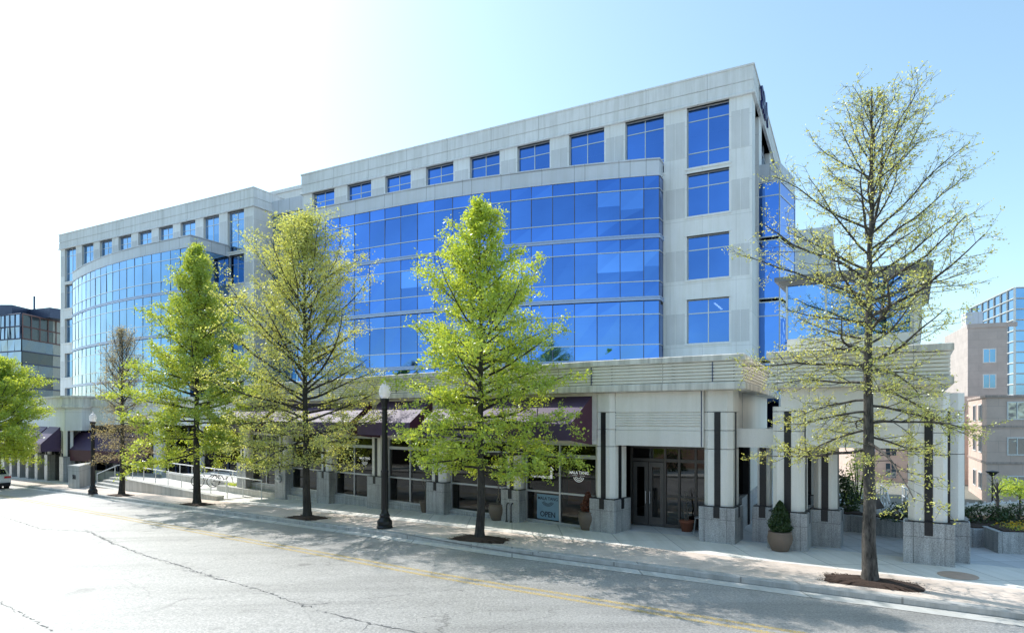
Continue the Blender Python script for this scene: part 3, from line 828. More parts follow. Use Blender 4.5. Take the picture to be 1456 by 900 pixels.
# entrance recess at the corner
cs = MB(); cs.prism([RF(5.6, .5), RF(2.0, .5), CF(6, -.5), RF(5.6, 7)], 2.775, 2.83); cs.build('soffit', M['podium'], podium)
lt = MB()
for p, q in ((3.1, 1.1), (4.3, 1.1)): lt.lathe((*RF(p, q), 2.745), [(.07, 0), (.09, .03)], 14)
lt.build('downlight', M['striplight'], podium)
QE = 1.75
en = MB()
en.box(RF, 2.3, 5.5, QE-.04, QE+.05, 2.62, 2.775); en.box(RF, 2.3, 5.5, QE-.04, QE+.05, 2.2, 2.3); en.box(RF, 2.3, 4.35, QE-.04, QE+.05, 1.08, 1.15); en.box(RF, 2.3, 4.35, QE-.04, QE+.05, .14, .24)
for p in (2.3, 2.85, 3.38, 3.9, 4.35, 5.48): en.box(RF, p-.035, p+.035, QE-.045, QE+.055, .14, 2.7)
E_ = en.build('entrance_front', plain('bronze_frame', (.10, .095, .09), .4, .4), podium)
eg = MB()
for p0, p1 in ((2.3, 2.85), (2.85, 3.38), (3.38, 3.9), (3.9, 4.35)):
    for z0, z1 in ((.24, 1.08), (1.15, 2.2), (2.3, 2.62)): eg.quad((*RF(p1, QE), z0), (*RF(p0, QE), z0), (*RF(p0, QE), z1), (*RF(p1, QE), z1))
eg.quad((*RF(5.48, QE), 2.3), (*RF(4.35, QE), 2.3), (*RF(4.35, QE), 2.62), (*RF(5.48, QE), 2.62))
eg.build('pane', M['entryglass'], E_)
for p0, p1, hs in ((4.4, 4.9, 1), (4.92, 5.42, 0)):
    d_ = MB(); d_.box(RF, p0, p0+.12, QE-.03, QE+.03, .16, 2.18); d_.box(RF, p1-.12, p1, QE-.03, QE+.03, .16, 2.18)
    d_.box(RF, p0+.12, p1-.12, QE-.03, QE+.03, .16, .42); d_.box(RF, p0+.12, p1-.12, QE-.03, QE+.03, 2.02, 2.18)
    dd = d_.build('door', plain('door_frame', (.13, .125, .12), .4, .4), podium)
    gl = MB(); gl.quad((*RF(p1-.12, QE), .42), (*RF(p0+.12, QE), .42), (*RF(p0+.12, QE), 2.02), (*RF(p1-.12, QE), 2.02)); gl.build('door_pane', M['shopglass'], dd)
    hd = MB(); ph = p1-.06 if hs else p0+.06; hd.tube([(*RF(ph, QE-.1), .85), (*RF(ph, QE-.1), 1.25)], .014, 6); hd.tube([(*RF(ph, QE-.1), .9), (*RF(ph, QE), .9)], .01, 5); hd.tube([(*RF(ph, QE-.1), 1.2), (*RF(ph, QE), 1.2)], .01, 5); hd.build('handle', M['alu'], dd)
rm = MB(); rm.prism([RF(2.2, 3.6), RF(5.5, 3.6), RF(5.5, 3.8), RF(2.2, 3.8)], .1, 2.8); rm.build('lobby_wall', M['darkin'], podium)
# side wall base along the passage
sb = MB(); sb.prism([CF(2.4, -.15), CF(8.9, -.15), CF(8.9, -.5), CF(2.4, -.5)], -.2, 1.12); sb.build('side_plinth', M['granite'], podium)
sb = MB(); sb.prism([CF(4.4, -.2), CF(8.9, -.2), CF(8.9, -.5), CF(4.4, -.5)], 1.12, 2.77); sb.build('side_wall', M['podium'], podium)
sb = MB(); sb.prism([CF(2.4, -.3), CF(4.4, -.3), CF(4.4, -.34), CF(2.4, -.34)], 1.12, 2.77); sb.build('side_glass', M['shopglass'], podium)

# ------------------------------------------------------------------ the corner pavilion
pav = thing('pavilion', 'open stone corner pavilion on granite based pillars with a glazed upper storey', 'pavilion', (*RF(-1, 2), .14))
DP = 5.2
pier(pav, RF, 0, .98, 0, .95, 3.9, strips='fr'); pier(pav, RF, -3.13, -2.1, 0, .55, 4.2, strips='fr')
pier(pav, RF, -.68, .1, 1.0, .8, 2.9, strips='fr'); pier(pav, RF, -3.45, -2.5, .62, .9, 4.2, strips='fr')
pier(pav, RF, .1, .98, DP-.9, .9, 2.9, strips='f'); pier(pav, RF, -3.2, -2.4, DP-.9, .9, 2.9, strips='f')
rect = [RF(.66, DP), RF(.66, .06), RF(-2.8, .06), RF(-2.8, DP)]
pw = MB()
pw.box(RF, -2.2, .05, .1, .5, 2.85, 4.37); pw.box(RF, -2.79, -2.2, .11, .5, 3.8, 4.37); pw.box(RF, .05, .66, .11, .5, 3.8, 4.37)
pw.box(RF, .45, .65, .5, DP, 2.85, 4.37); pw.box(RF, -2.79, -2.6, .5, DP, 2.85, 4.37); pw.box(RF, -2.6, .45, DP-.4, DP-.01, 2.85, 4.37)
pw.build('upper_wall', M['podium'], pav)
gp = MB(); 
gp.box(RF, -2.08, -.04, .065, .12, 3.4, 3.74); gp.box(RF, -2.08, -.04, .075, .12, 2.86, 3.36); gp.box(RF, -2.08, -.04, .075, .12, 3.78, 4.36)
gp.build('lintel_panel', M['podium'], pav)
ce = MB(); ce.box(RF, -2.7, .6, .3, DP-.2, 4.0, 4.06); ce.build('ceiling_panel', M['podium'], pav)
cornice(rect, pav, True)
rf = MB(); rf.box(RF, -2.7, .6, .3, DP, 5.18, 5.24); rf.build('terrace', M['cornice'], pav)
gb = MB(); gfl = MB()
ub = MB(); gx0, gx1, gy0, gy1 = -2.45, .62, .85, 6.5
ub.box(RF, gx0, gx1, gy0, gy1, 5.24, 5.75); up = ub.build('upper_storey', M['podium'], pav)
us = MB(); us.box(RF, gx0, gx0+.18, gy0-.02, gy0+.4, 5.75, 7.2); us.build('corner_post', M['tower'], up)
for k in range(6):
    p0 = gx0+.18+(gx1-gx0-.18)*k/6; p1 = gx0+.18+(gx1-gx0-.18)*(k+1)/6
    gb.quad((*RF(p1, gy0), 5.75), (*RF(p0, gy0), 5.75), (*RF(p0, gy0), 7.2), (*RF(p1, gy0), 7.2))
for k in range(4):
    q0 = gy0+(gy1-gy0)*k/4; q1 = gy0+(gy1-gy0)*(k+1)/4
    gfl.quad((*RF(gx0, q0), 5.75), (*RF(gx0, q1), 5.75), (*RF(gx0, q1), 7.2), (*RF(gx0, q0), 7.2))
    gb.quad((*RF(gx1, q1), 5.75), (*RF(gx1, q0), 5.75), (*RF(gx1, q0), 7.2), (*RF(gx1, q1), 7.2))
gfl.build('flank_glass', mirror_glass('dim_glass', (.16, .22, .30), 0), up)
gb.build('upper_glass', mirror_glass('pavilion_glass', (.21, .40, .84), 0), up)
for k in (0, 2, 4, 6):
    gm = MB(); p = gx0+.18+(gx1-gx0-.18)*k/6; gm.box(RF, p-.025, p+.025, gy0-.04, gy0+.02, 5.75, 7.2); gm.build('glazing_bar', M['alu'], up)
for k in range(5):
    gm = MB(); q = gy0+(gy1-gy0)*k/4; gm.box(RF, gx0-.04, gx0+.02, q-.025, q+.025, 5.75, 7.2); gm.build('glazing_bar', M['alu'], up)

ro = MB(); ro.sweep([RF(gx1, gy1), RF(gx1, gy0), RF(gx0, gy0), RF(gx0, gy1)], [(-.3, 7.2), (.1, 7.2), (.2, 7.3), (.28, 7.31), (.28, 7.42), (-.3, 7.42)], closed=True); ro.build('roof_edge', plain('dark_roof_edge', (.20, .21, .23), .5), up)
ro = MB(); ro.box(RF, gx0+.1, gx1-.1, gy0+.1, gy1-.1, 7.36, 7.41); ro.build('roof', M['bandmetal'], up)

# ------------------------------------------------------------------ the far corner shop (left) and the entrance court wall
TW = (-35.0, 49.4); TL = LD
WF = frame(TW, TL)
twin = thing('corner_shop', 'far pale stone corner shop with steep purple awnings beyond the sign wall', 'shop building', (*WF(6, 4), -1.6))
zz = -.0
m_ = MB(); wpath = [WF(34, 0), WF(0, 0), (TW[0]+1.25, TW[1]+.35), (TW[0]+2.2, TW[1]+3.6)]
m_.sweep(wpath, [(-.4, 4.37), (.2, 4.37), (.2, 4.55), (.12, 4.58), (.12, 5.18), (.25, 5.2), (.25, 5.33), (-.4, 5.33)]); m_.build('cornice', M['cornice'], twin)
w = MB(); w.sweep(wpath, [(-.5, 2.6), (-.08, 2.6), (-.08, 4.37), (-.5, 4.37)]); w.build('upper_wall', M['tower'], twin)
for k in range(7): pier(twin, WF, 3.0*k+(1.3 if k else -.1), 3.0*k+(2.2 if k else .95), -.05, .8, 2.62, -2.6, 'fr', plinth=.55)
w = MB(); w.box(WF, 1, 34, .5, .6, -2.6, 2.6); w.build('shop_glazing', M['shopglass'], twin)
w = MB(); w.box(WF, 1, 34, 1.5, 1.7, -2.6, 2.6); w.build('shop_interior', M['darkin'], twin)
rf = MB(); rf.prism([WF(34, .3), WF(0, .3), (TW[0]+2.2, TW[1]+3.6), TF(43, -.1), TF(80, -.1)], 5.0, 5.1); rf.build('roof', M['cornice'], twin)
def twin_awning(F, a, b, parent, o0=.1, zt=2.9, zf=1.55, zb=.95, d=1.3):
    A = lambda p, o, z: (*F(p, o0-o), z)
    t = MB(); t.quad(A(b, 0, zt), A(b, d, zf), A(a, d, zf), A(a, 0, zt)); aw = t.build('awning', M['awning'], parent)
    v = MB(); v.quad(A(b, d, zf), A(b, d, zb), A(a, d, zb), A(a, d, zf)); v.build('valance', M['valance'], aw)
    e = MB(); e.add([A(a, 0, zt), A(a, d, zf), A(a, d, zb), A(a, 0, zb)], [(0, 1, 2, 3)]); e.build('end_panel', M['awning'], aw); e = MB(); e.add([A(b, 0, zt), A(b, 0, zb), A(b, d, zb), A(b, d, zf)], [(0, 1, 2, 3)]); e.build('end_panel', M['awning'], aw)
for k in range(5): twin_awning(WF, 1.2+3.6*k, 4.3+3.6*k, twin)
# court: back wall of the entrance court between the two shop rows
CT = frame(at(340, 594, 43.2)[:2], unit(at(103, 594, 51.5)[0]-at(340, 594, 43.2)[0], 51.5-43.2))
CW = math.hypot(at(103, 594, 51.5)[0]-at(340, 594, 43.2)[0], 51.5-43.2)
court = thing('entrance_wall', 'shaded entrance front with one long purple awning behind the ramps', 'shop front', (*CT(CW/2, 0), -1))
w = MB(); w.box(CT, -2, CW, 0, .5, 3.0, 5.0); w.box(CT, CW*.42, CW*.47, 0, .5, -2, 3); w.box(CT, CW-.8, CW, 0, .5, -2, 3.0); w.box(CT, -2, -.6, 0, .5, -2, 3); w.box(CT, CW*.2, CW*.22, 0, .5, -2, 3)
w.build('wall', M['tower'], court)
w = MB(); w.box(CT, -.6, CW-.8, .3, .36, -.6, 3.0); w.build('glazing', M['shopglass'], court)
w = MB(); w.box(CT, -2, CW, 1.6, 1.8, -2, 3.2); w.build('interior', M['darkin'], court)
w = MB()
for k in range(14): p = CW*k/14; w.box(CT, p-.03, p+.03, .22, .32, -.6, 3.0)
w.box(CT, -.6, CW-.8, .22, .32, 2.0, 2.08); w.build('glazing_bar', M['mull'], court)
w = MB(); w.box(CT, -2, CW, -.0, .3, -2, -.55); w.build('base_wall', M['stone'], court)
w = MB(); w.sweep([CT(CW+1, 0), CT(-2, 0)], [(-.3, 4.5), (.15, 4.5), (.15, 5.1), (-.3, 5.1)]); w.build('cornice', M['cornice'], court)
twin_awning(CT, CW*.50, CW-.9, court, 0, 2.45, 1.1, .25, 1.2)
# ------------------------------------------------------------------ trees
def interp(tbl, x):
    for (a, b), (c, d) in zip(tbl, tbl[1:]):
        if x <= c: return b+(d-b)*(x-a)/(c-a) if c > a else d
    return tbl[-1][1]
def leaf_mesh(name, P, size, m, parent, rng, flat=.5, asp=.55):
    """many small pointed leaves, one quad each, at the points P (local)"""
    n = len(P); P = np.asarray(P)
    d = rng.normal(size=(n, 3)); d[:, 2] = d[:, 2]*.7-.15; d /= np.linalg.norm(d, axis=1)[:, None]
    r = rng.normal(size=(n, 3)); r -= d*(r*d).sum(1)[:, None]; r /= np.linalg.norm(r, axis=1)[:, None]
    nn = np.cross(d, r)
    L = size*rng.uniform(.55, 1.25, (n, 1)); W = L*asp*rng.uniform(.7, 1.2, (n, 1))
    v = np.stack([P-d*L*.5, P+r*W*.5+nn*L*.08, P+d*L*.5, P-r*W*.5+nn*L*.08], 1).reshape(-1, 3).astype('f')
    me = bpy.data.meshes.new(name); me.vertices.add(4*n); me.vertices.foreach_set('co', v.ravel())
    me.loops.add(4*n); me.loops.foreach_set('vertex_index', np.arange(4*n, dtype='i'))
    me.polygons.add(n); me.polygons.foreach_set('loop_start', np.arange(0, 4*n, 4, dtype='i')); me.polygons.foreach_set('loop_total', np.full(n, 4, 'i'))
    me.update(calc_edges=True); me.materials.append(m)
    o = bpy.data.objects.new(name, me); COL.objects.link(o); o.parent = parent; return o
def tree(label, base, Ht, cb, Rad, prof, seed, leafm, nlimb=46, nleaf=14, lsize=.1, r0=.15, barkm=None, elev=((0, -8), (.3, 12), (.6, 38), (1, 72)), spread=.07, droop=.12, sub=9, leaftop=1.0, fork=None, twigs=3, dens=None, thin=1., wig=.07, vary=(.6, 1.18), vert=.24, lift=.05, short=None):
    rnd = random.Random(seed); rng = np.random.default_rng(seed); barkm = barkm or M['wood']
    t = thing('street_tree', label, 'tree', base, 0, 'young trees planted along the kerb')
    tr, br = MB(), MB(); pts = []
    N = 12; wob = [(rnd.gauss(0, .02), rnd.gauss(0, .02)) for _ in range(N+1)]
    TP = []
    for i in range(N+1):
        h = Ht*i/N; x = sum(w[0] for w in wob[:i]); y = sum(w[1] for w in wob[:i]); TP.append((x, y, h))
    rad = [r0*(1-.93*(p[2]/Ht)**.9)*(1.0) for p in TP]
    TP2 = [(0, 0, -.15), (0, 0, .06), (0, 0, .25)]+TP[1:]; rad2 = [r0*1.5, r0*1.28, r0*1.06]+rad[1:]
    tr.tube(TP2, rad2, 10)
    def trunk_at(h):
        f = h/Ht*N; i = min(int(f), N-1); k = f-i
        return Vector(tuple(TP[i][j]+(TP[i+1][j]-TP[i][j])*k for j in range(3))), r0*(1-.93*(h/Ht)**.9)
    leaves = []
    def put(p, s, n):
        for _ in range(n): leaves.append((p.x+rnd.gauss(0, s), p.y+rnd.gauss(0, s), p.z+rnd.gauss(0, s*.8)))
    az = rnd.uniform(0, 6)
    for i in range(nlimb):
        f = (i+.3)/nlimb; f = f**.92; h = cb+(Ht*.97-cb)*f
        az += 2.4+rnd.gauss(0, .35)
        L = Rad*interp(prof, f)*rnd.uniform(*vary)
        if short and short[1] < f < short[2] and math.cos(az-short[0]) > .55: L *= short[3]
        if L < .12: L = .12
        el = R(interp(elev, f)+rnd.gauss(0, 6))
        p0, rt = trunk_at(h)
        r = min(rt*.55, thin*(.013+.014*L)); dirv = Vector((math.cos(az)*math.cos(el), math.sin(az)*math.cos(el), math.sin(el)))
        Lr = L/max(math.cos(el), .35) if f < .92 else L*1.6
        Lr = max(.15, min(Lr, (Ht-h)*.93/max(math.sin(el)+.12, .1)))
        ns = 7; P = [p0]; d = dirv.copy(); side0 = rnd.choice((-1, 1)); bend = rnd.gauss(0, .1)
        for k in range(ns):
            d = (d+Vector((rnd.gauss(0, wig), rnd.gauss(0, wig), rnd.gauss(0, wig*.7)+(.035 if f > .25 else -droop*.25+.05*k/ns)))).normalized()
            P.append(P[-1]+d*Lr/ns)
        br.tube(P, [r*(1-.85*k/ns)+.002 for k in range(ns+1)], 6, False)
        dn = interp(dens, f) if dens else 1
        put(P[-1], spread, int(nleaf*dn*1.2))
        nsub = max(3, int(sub*min(1, Lr/1.6)+1))
        for j in range(nsub):
            s = .16+.84*(j+rnd.random()*.6)/nsub; s = min(s, .98)
            k = min(int(s*ns), ns-1); q = P[k]+(P[k+1]-P[k])*(s*ns-k); dd = (P[k+1]-P[k]).normalized()
            side = side0*(1 if j % 2 else -1); up = Vector((0, 0, 1)); lat = dd.cross(up)
            if lat.length < .2: lat = Vector((math.cos(az+1.5), math.sin(az+1.5), 0))
            lat.normalize(); ang = R(rnd.uniform(32, 62))
            sd = (dd*math.cos(ang)+lat*side*math.sin(ang)+up*rnd.gauss(lift, vert)).normalized()
            sl = Lr*(.42*(1-.62*s)+.06)*rnd.uniform(.6, 1.15); sl = max(sl, .12)
            Q = [q]; e = sd.copy()
            for m_ in range(4):
                e = (e+Vector((rnd.gauss(0, .13), rnd.gauss(0, .13), rnd.gauss(.02, .1)))).normalized(); Q.append(Q[-1]+e*sl/4)
            rs = max(.0035, r*(1-.8*s)*.42); br.tube(Q, [rs*(1-.7*m_/4) for m_ in range(5)], 4, False)
            nt_ = max(2, int(sl/.16))
            for w in range(nt_):
                sw_ = .2+.8*(w+rnd.random())/nt_; kk = min(int(sw_*4), 3); c = Q[kk]+(Q[kk+1]-Q[kk])*(min(sw_*4-kk, 1))
                for _ in range(1 if twigs < 3 else 2):
                    tw = (e+Vector((rnd.gauss(0, .75), rnd.gauss(0, .75), rnd.gauss(0, .5)))).normalized(); tl = rnd.uniform(.1, .28)
                    c2 = c+tw*tl
                    br.tube([c, c+tw*tl*.5+Vector((0, 0, rnd.gauss(0, .01))), c2], [.0035, .0028, .0018], 3, False)
                    nl_ = nleaf*dn*.5; nl_ = int(nl_)+(rnd.random() < nl_-int(nl_))
                    put(c2, spread, nl_); put(c+tw*tl*.45, spread*.8, int(nl_*.6+rnd.random()))
    if fork:
        for (h, azf, elf, ln) in fork:
            p0, rt = trunk_at(h); d = Vector((math.cos(azf)*math.cos(elf), math.sin(azf)*math.cos(elf), math.sin(elf))); P = [p0]
            for k in range(6):
                d = (d+Vector((rnd.gauss(0, .05), rnd.gauss(0, .05), .06))).normalized(); P.append(P[-1]+d*ln/6)
            br.tube(P, [rt*.7*(1-.9*k/6)+.003 for k in range(7)], 6, False)
            for k in range(1, 7):
                for _ in range(4):
                    e = (d+Vector((rnd.gauss(0, .6), rnd.gauss(0, .6), rnd.gauss(0, .3)))).normalized(); l_ = rnd.uniform(.25, .7)*(1.2-k/7)
                    br.tube([P[k], P[k]+e*l_*.5, P[k]+e*l_+Vector((0, 0, .05))], [.008, .005, .002], 3, False)
                    put(P[k]+e*l_, spread, int(nleaf*.6+1)); put(P[k]+e*l_*.6, spread, int(nleaf*.4+1))
    tr.build('trunk', barkm, t, True, local=True)
    br.build('branches', barkm, t, True, local=True)
    leaf_mesh('crown', leaves, lsize, leafm, t, rng)
    return t
def onkerb(u, Y): x = (u-728)/900*Y; return (x, Y, sw(x, Y))
PF2 = [(0, .58), (.1, .85), (.28, 1.02), (.45, .82), (.65, .46), (.85, .18), (1, .03)]
T1 = tree('tall sparse street tree with bare spreading branches in front of the pavilion', onkerb(1237, 13.3), 10.4, 2.75, 2.55,
     [(0, .95), (.1, 1.08), (.35, 1.04), (.55, .9), (.75, .58), (.9, .28), (1, .06)], 11, L_bud, nlimb=66, nleaf=7, lsize=.05, r0=.145, barkm=M['wood2'],
     elev=((0, -8), (.2, 6), (.45, 22), (.7, 40), (1, 70)), spread=.034, droop=.22, sub=15, thin=.74, wig=.12, vary=(.55, 1.12), dens=((0, 1.6), (.3, 1.1), (.6, .75), (1, .6)), fork=[(7.2, .15, R(68), 3.1)], vert=.3)
T2 = tree('bright yellow green conical tree between the lamp and the OPEN poster', onkerb(682, 18.4), 9.9, 1.9, 3.2,
     [(0, .6), (.1, .88), (.28, 1.05), (.45, .84), (.65, .48), (.85, .17), (1, .02)], 23, L_bright, nlimb=88, nleaf=14.5, lsize=.092, r0=.13,
     elev=((0, -10), (.2, 8), (.5, 26), (.8, 42), (1, 76)), spread=.08, dens=((0, 1.1), (.5, 1), (.75, 1.2), (1, 2)), vary=(.55, 1.15), wig=.1, vert=.34, lift=.06, short=(math.pi, .12, .5, .74))
T3 = tree('tall olive yellow feathery tree beside the near lamp', onkerb(437, 24.1), 11.6, 2.0, 2.95,
     [(0, .88), (.12, 1.06), (.35, 1.02), (.55, .82), (.75, .5), (.9, .2), (1, .02)], 35, L_olive, nlimb=92, nleaf=8, lsize=.08, r0=.16,
     elev=((0, -8), (.2, 12), (.4, 32), (.7, 50), (1, 78)), spread=.09, dens=((0, 1.35), (.4, 1), (1, 1.5)), vary=(.6, 1.15), wig=.09, sub=11, vert=.42, lift=.12)
T4 = tree('dense mid green tree in front of the ramp', onkerb(280, 30.1), 12.5, 2.3, 3.1,
     [(0, .9), (.1, 1.06), (.3, 1.02), (.5, .78), (.7, .46), (.88, .17), (1, .02)], 47, L_green, nlimb=92, nleaf=11.5, lsize=.12, r0=.17, spread=.11,
     elev=((0, -12), (.2, 8), (.5, 26), (.8, 44), (1, 76)), dens=((0, 1.2), (.6, 1), (1, 1.6)), vary=(.58, 1.14), wig=.1, vert=.38, lift=.06)
T5 = tree('thin grey nearly leafless tree beside the far lamp', onkerb(173, 36.2), 9.6, 2.3, 2.3,
     [(0, .85), (.15, 1.0), (.35, .85), (.55, .6), (.8, .36), (1, .08)], 59, L_grey, nlimb=80, nleaf=7, lsize=.065, r0=.16, spread=.09, elev=((0, -4), (.3, 18), (.6, 48), (1, 76)), sub=11,
     dens=((0, 1.5), (.3, .9), (1, .5)), vert=.4, short=(math.pi, 0, .38, .5))
T6 = tree('bright green spreading tree beside the parked white car', onkerb(-4, 46.0), 9.3, 2.2, 3.5,
     [(0, .75), (.15, 1.0), (.4, .92), (.65, .6), (.85, .3), (1, .06)], 71, L_bright, nlimb=84, nleaf=10, lsize=.15, r0=.2, spread=.15, elev=((0, -8), (.3, 12), (.6, 34), (1, 74)), vary=(.6, 1.15), vert=.45)

for (u, Y, lb) in ((1237, 13.3, 'large'), (682, 18.4, 'm'), (437, 24.1, 'm'), (280, 30.1, 'm'), (172, 36.2, 'm')):
    x, y, z = onkerb(u, Y); g = MB()
    a = math.atan2(E2[1] if x < -1 else ER[1], E2[0] if x < -1 else ER[0]); n = 22
    rnd = random.Random(int(u)); ring = []
    for k in range(n):
        t = 2*math.pi*k/n; q = .45; px = math.copysign(abs(math.cos(t))**.45, math.cos(t))*.92*rnd.uniform(.88, 1.1); py = math.copysign(abs(math.sin(t))**.45, math.sin(t))*q*rnd.uniform(.9, 1.05)
        ring.append((x+px*math.cos(a)-py*math.sin(a), y+px*math.sin(a)+py*math.cos(a)))
    vs = [(x, y, z+.10)]+[(x+(p[0]-x)*.6, y+(p[1]-y)*.6, sw(*p)+.07+rnd.uniform(-.015, .02)) for p in ring]+[(p[0], p[1], sw(*p)+.006) for p in ring]
    fs = [(0, 1+k, 1+(k+1) % n) for k in range(n)]+[(1+k, 1+n+k, 1+n+(k+1) % n, 1+(k+1) % n) for k in range(n)]
    g.add(vs, fs); flip_up(g)
    for _ in range(900):
        p = rnd.choice(ring); k = rnd.random()**.6; s = .02+.02*rnd.random()
        k *= 1.16; cx, cy = x+(p[0]-x)*k, y+(p[1]-y)*k; k = min(k, 1); cz = sw(cx, cy)+.02+.075*(1-k); w = rnd.uniform(0, 6)
        g.quad((cx-s*math.cos(w), cy-s*math.sin(w), cz), (cx+s*.3*math.sin(w), cy-s*.3*math.cos(w), cz+.012), (cx+s*math.cos(w), cy+s*math.sin(w), cz+.015), (cx-s*.3*math.sin(w), cy+s*.3*math.cos(w), cz+.01))
    tag(g.build('mulch', M['mulch']), 'brown bark mulch around the foot of a street tree', 'mulch', kind='stuff')

# ------------------------------------------------------------------ lamps
def lamp(label, loc, s=1.0):
    t = thing('street_lamp', label, 'street lamp', loc, 0, 'black acorn street lamps')
    b = MB(); b.lathe((0, 0, 0), [(.27, 0), (.27, .05), (.24, .10), (.255, .16), (.25, .24), (.19, .32), (.165, .36), (.175, .40), (.175, .44), (.13, .50), (.11, .62)], 16, .05); b.build('base', M['black'], t, local=True, bevel=.0)
    p = MB(); p.lathe((0, 0, 0), [(.125, .62), (.12, 1.0), (.118, 1.85), (.128, 1.86), (.128, 1.9), (.108, 1.92), (.086, 3.9), (.088, 3.92)], 20, .07); p.build('pole', M['black'], t, local=True)
    c = MB(); c.lathe((0, 0, 0), [(.088, 3.92), (.105, 3.94), (.09, 3.99), (.10, 4.1), (.155, 4.24), (.16, 4.29), (.12, 4.30)], 16); c.build('collar', M['black'], t, True, local=True)
    g = MB(); prof = [(.12, 4.30), (.165, 4.36), (.198, 4.47), (.195, 4.58), (.15, 4.70), (.09, 4.77), (.06, 4.79)]; g.lathe((0, 0, 0), prof, 24, .06); gl = g.build('globe', M['globe'], t, True, local=True)
    f = MB(); f.lathe((0, 0, 0), [(.058, 4.79), (.035, 4.82), (.042, 4.85), (.02, 4.88), (.02, 4.92), (.005, 4.96)], 12); f.build('finial', M['globe'], t, True, local=True)
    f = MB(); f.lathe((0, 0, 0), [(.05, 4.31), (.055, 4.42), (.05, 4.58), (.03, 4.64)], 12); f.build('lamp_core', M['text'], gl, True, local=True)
    return t
xl, yl = (547-728)/900*21., 21.
la = lamp('near black street lamp with acorn globe on the pavement', (xl, yl, sw(xl, yl)))
xm, ym = (132-728)/900*37.7, 37.7
dup(la, (xm, ym, sw(xm, ym)), .3, 'distant black street lamp beside the sign wall and ramp')

# ------------------------------------------------------------------ pots on the pavement
def cone_leaves(t, h0, h1, r, n, m, seed, size, pw=.75, name='foliage'):
    rng = np.random.default_rng(seed); f = rng.random(n)**1.25; a = rng.uniform(0, 2*math.pi, n)
    prof_ = np.where(f < .18, .55+.45*f/.18, (1-(f-.18)/.82)**pw)
    lump = 1+.16*np.sin(a*5+f*9)+.12*np.sin(a*3-f*14)
    rr = r*prof_*lump*np.sqrt(rng.uniform(.25, 1, n))
    P = np.stack([rr*np.cos(a), rr*np.sin(a), h0+(h1-h0)*f], 1)
    return leaf_mesh(name, P, size, m, t, rng)
def pot(label, loc, prof, pm, plant, seed, group='plant pots along the shop fronts'):
    t = thing('plant_pot', label, 'plant pot', loc, random.random(), group)
    p = MB(); p.lathe((0, 0, 0), prof, 22); p.build('pot', pm, t, True, local=True)
    zt = prof[-1][1]; rt = prof[-2][0]
    s = MB(); s.lathe((0, 0, 0), [(rt*.93, zt-.06), (.01, zt-.03)], 18); s.build('soil', M['mulch'], t, local=True)
    rnd = random.Random(seed)
    if plant == 'stick':
        g = MB()
        for k in range(3):
            P = [Vector((rnd.gauss(0, .03), rnd.gauss(0, .03), zt-.05))]
            for i in range(9): P.append(P[-1]+Vector((rnd.gauss(0, .03)+.012*math.sin(i*1.4+k*2), rnd.gauss(0, .03), .1)))
            g.tube(P, [.016*(1-.6*i/9) for i in range(10)], 5)
            for i in range(3, 10):
                e = Vector((rnd.gauss(0, .09), rnd.gauss(0, .09), .08)); g.tube([P[i], P[i]+e], [.006, .002], 3)
        g.build('stem', plain('pale_stem', (.20, .17, .14), .8), t, local=True)
    else:
        g = MB(); g.tube([(0, 0, zt-.05), (0, 0, zt+.3)], [.025, .02], 6); g.build('stem', M['wood'], t, local=True)
        if plant == 'dead': cone_leaves(t, zt-.02, zt+.62, .24, 2600, L_dead, seed, .055, .6)
        else:
            cone_leaves(t, zt-.04, zt+.80, .29, 7000, L_dark, seed, .05, .62)
    return t
urn = [(.20, 0), (.24, .1), (.30, .28), (.315, .42), (.29, .50), (.27, .53), (.30, .55), (.30, .57), (.25, .57)]
tap = [(.17, 0), (.19, .04), (.26, .40), (.285, .42), (.285, .46), (.24, .46)]
def gp_(u, y, off=0):
    Y = 20.
    for _ in range(30): x = (u-728)/900*Y; Y = (CAMZ-sw(x, Y))*900/(y-594)
    return (x, Y, sw(x, Y))
pot('brown tapered pot holding bare twisted stems beside the lamp side pillar', gp_(606, 728), tap, M['pot'], 'stick', 3)
pot('rounded brown pot holding bare stems beside the two standpipes', gp_(707, 739), urn, M['pot'], 'stick', 4)
pot('brown pot with a dead rust coloured conifer at the entrance pillar', gp_(836, 752.5), urn, M['pot'], 'dead', 5)
pot('round brown pot with a clipped dark green conifer before the pavilion pillar', gp_(1109, 782.5), [(.19, 0), (.23, .06), (.30, .24), (.31, .36), (.28, .46), (.29, .50), (.24, .50)], M['pot2'], 'green', 6)
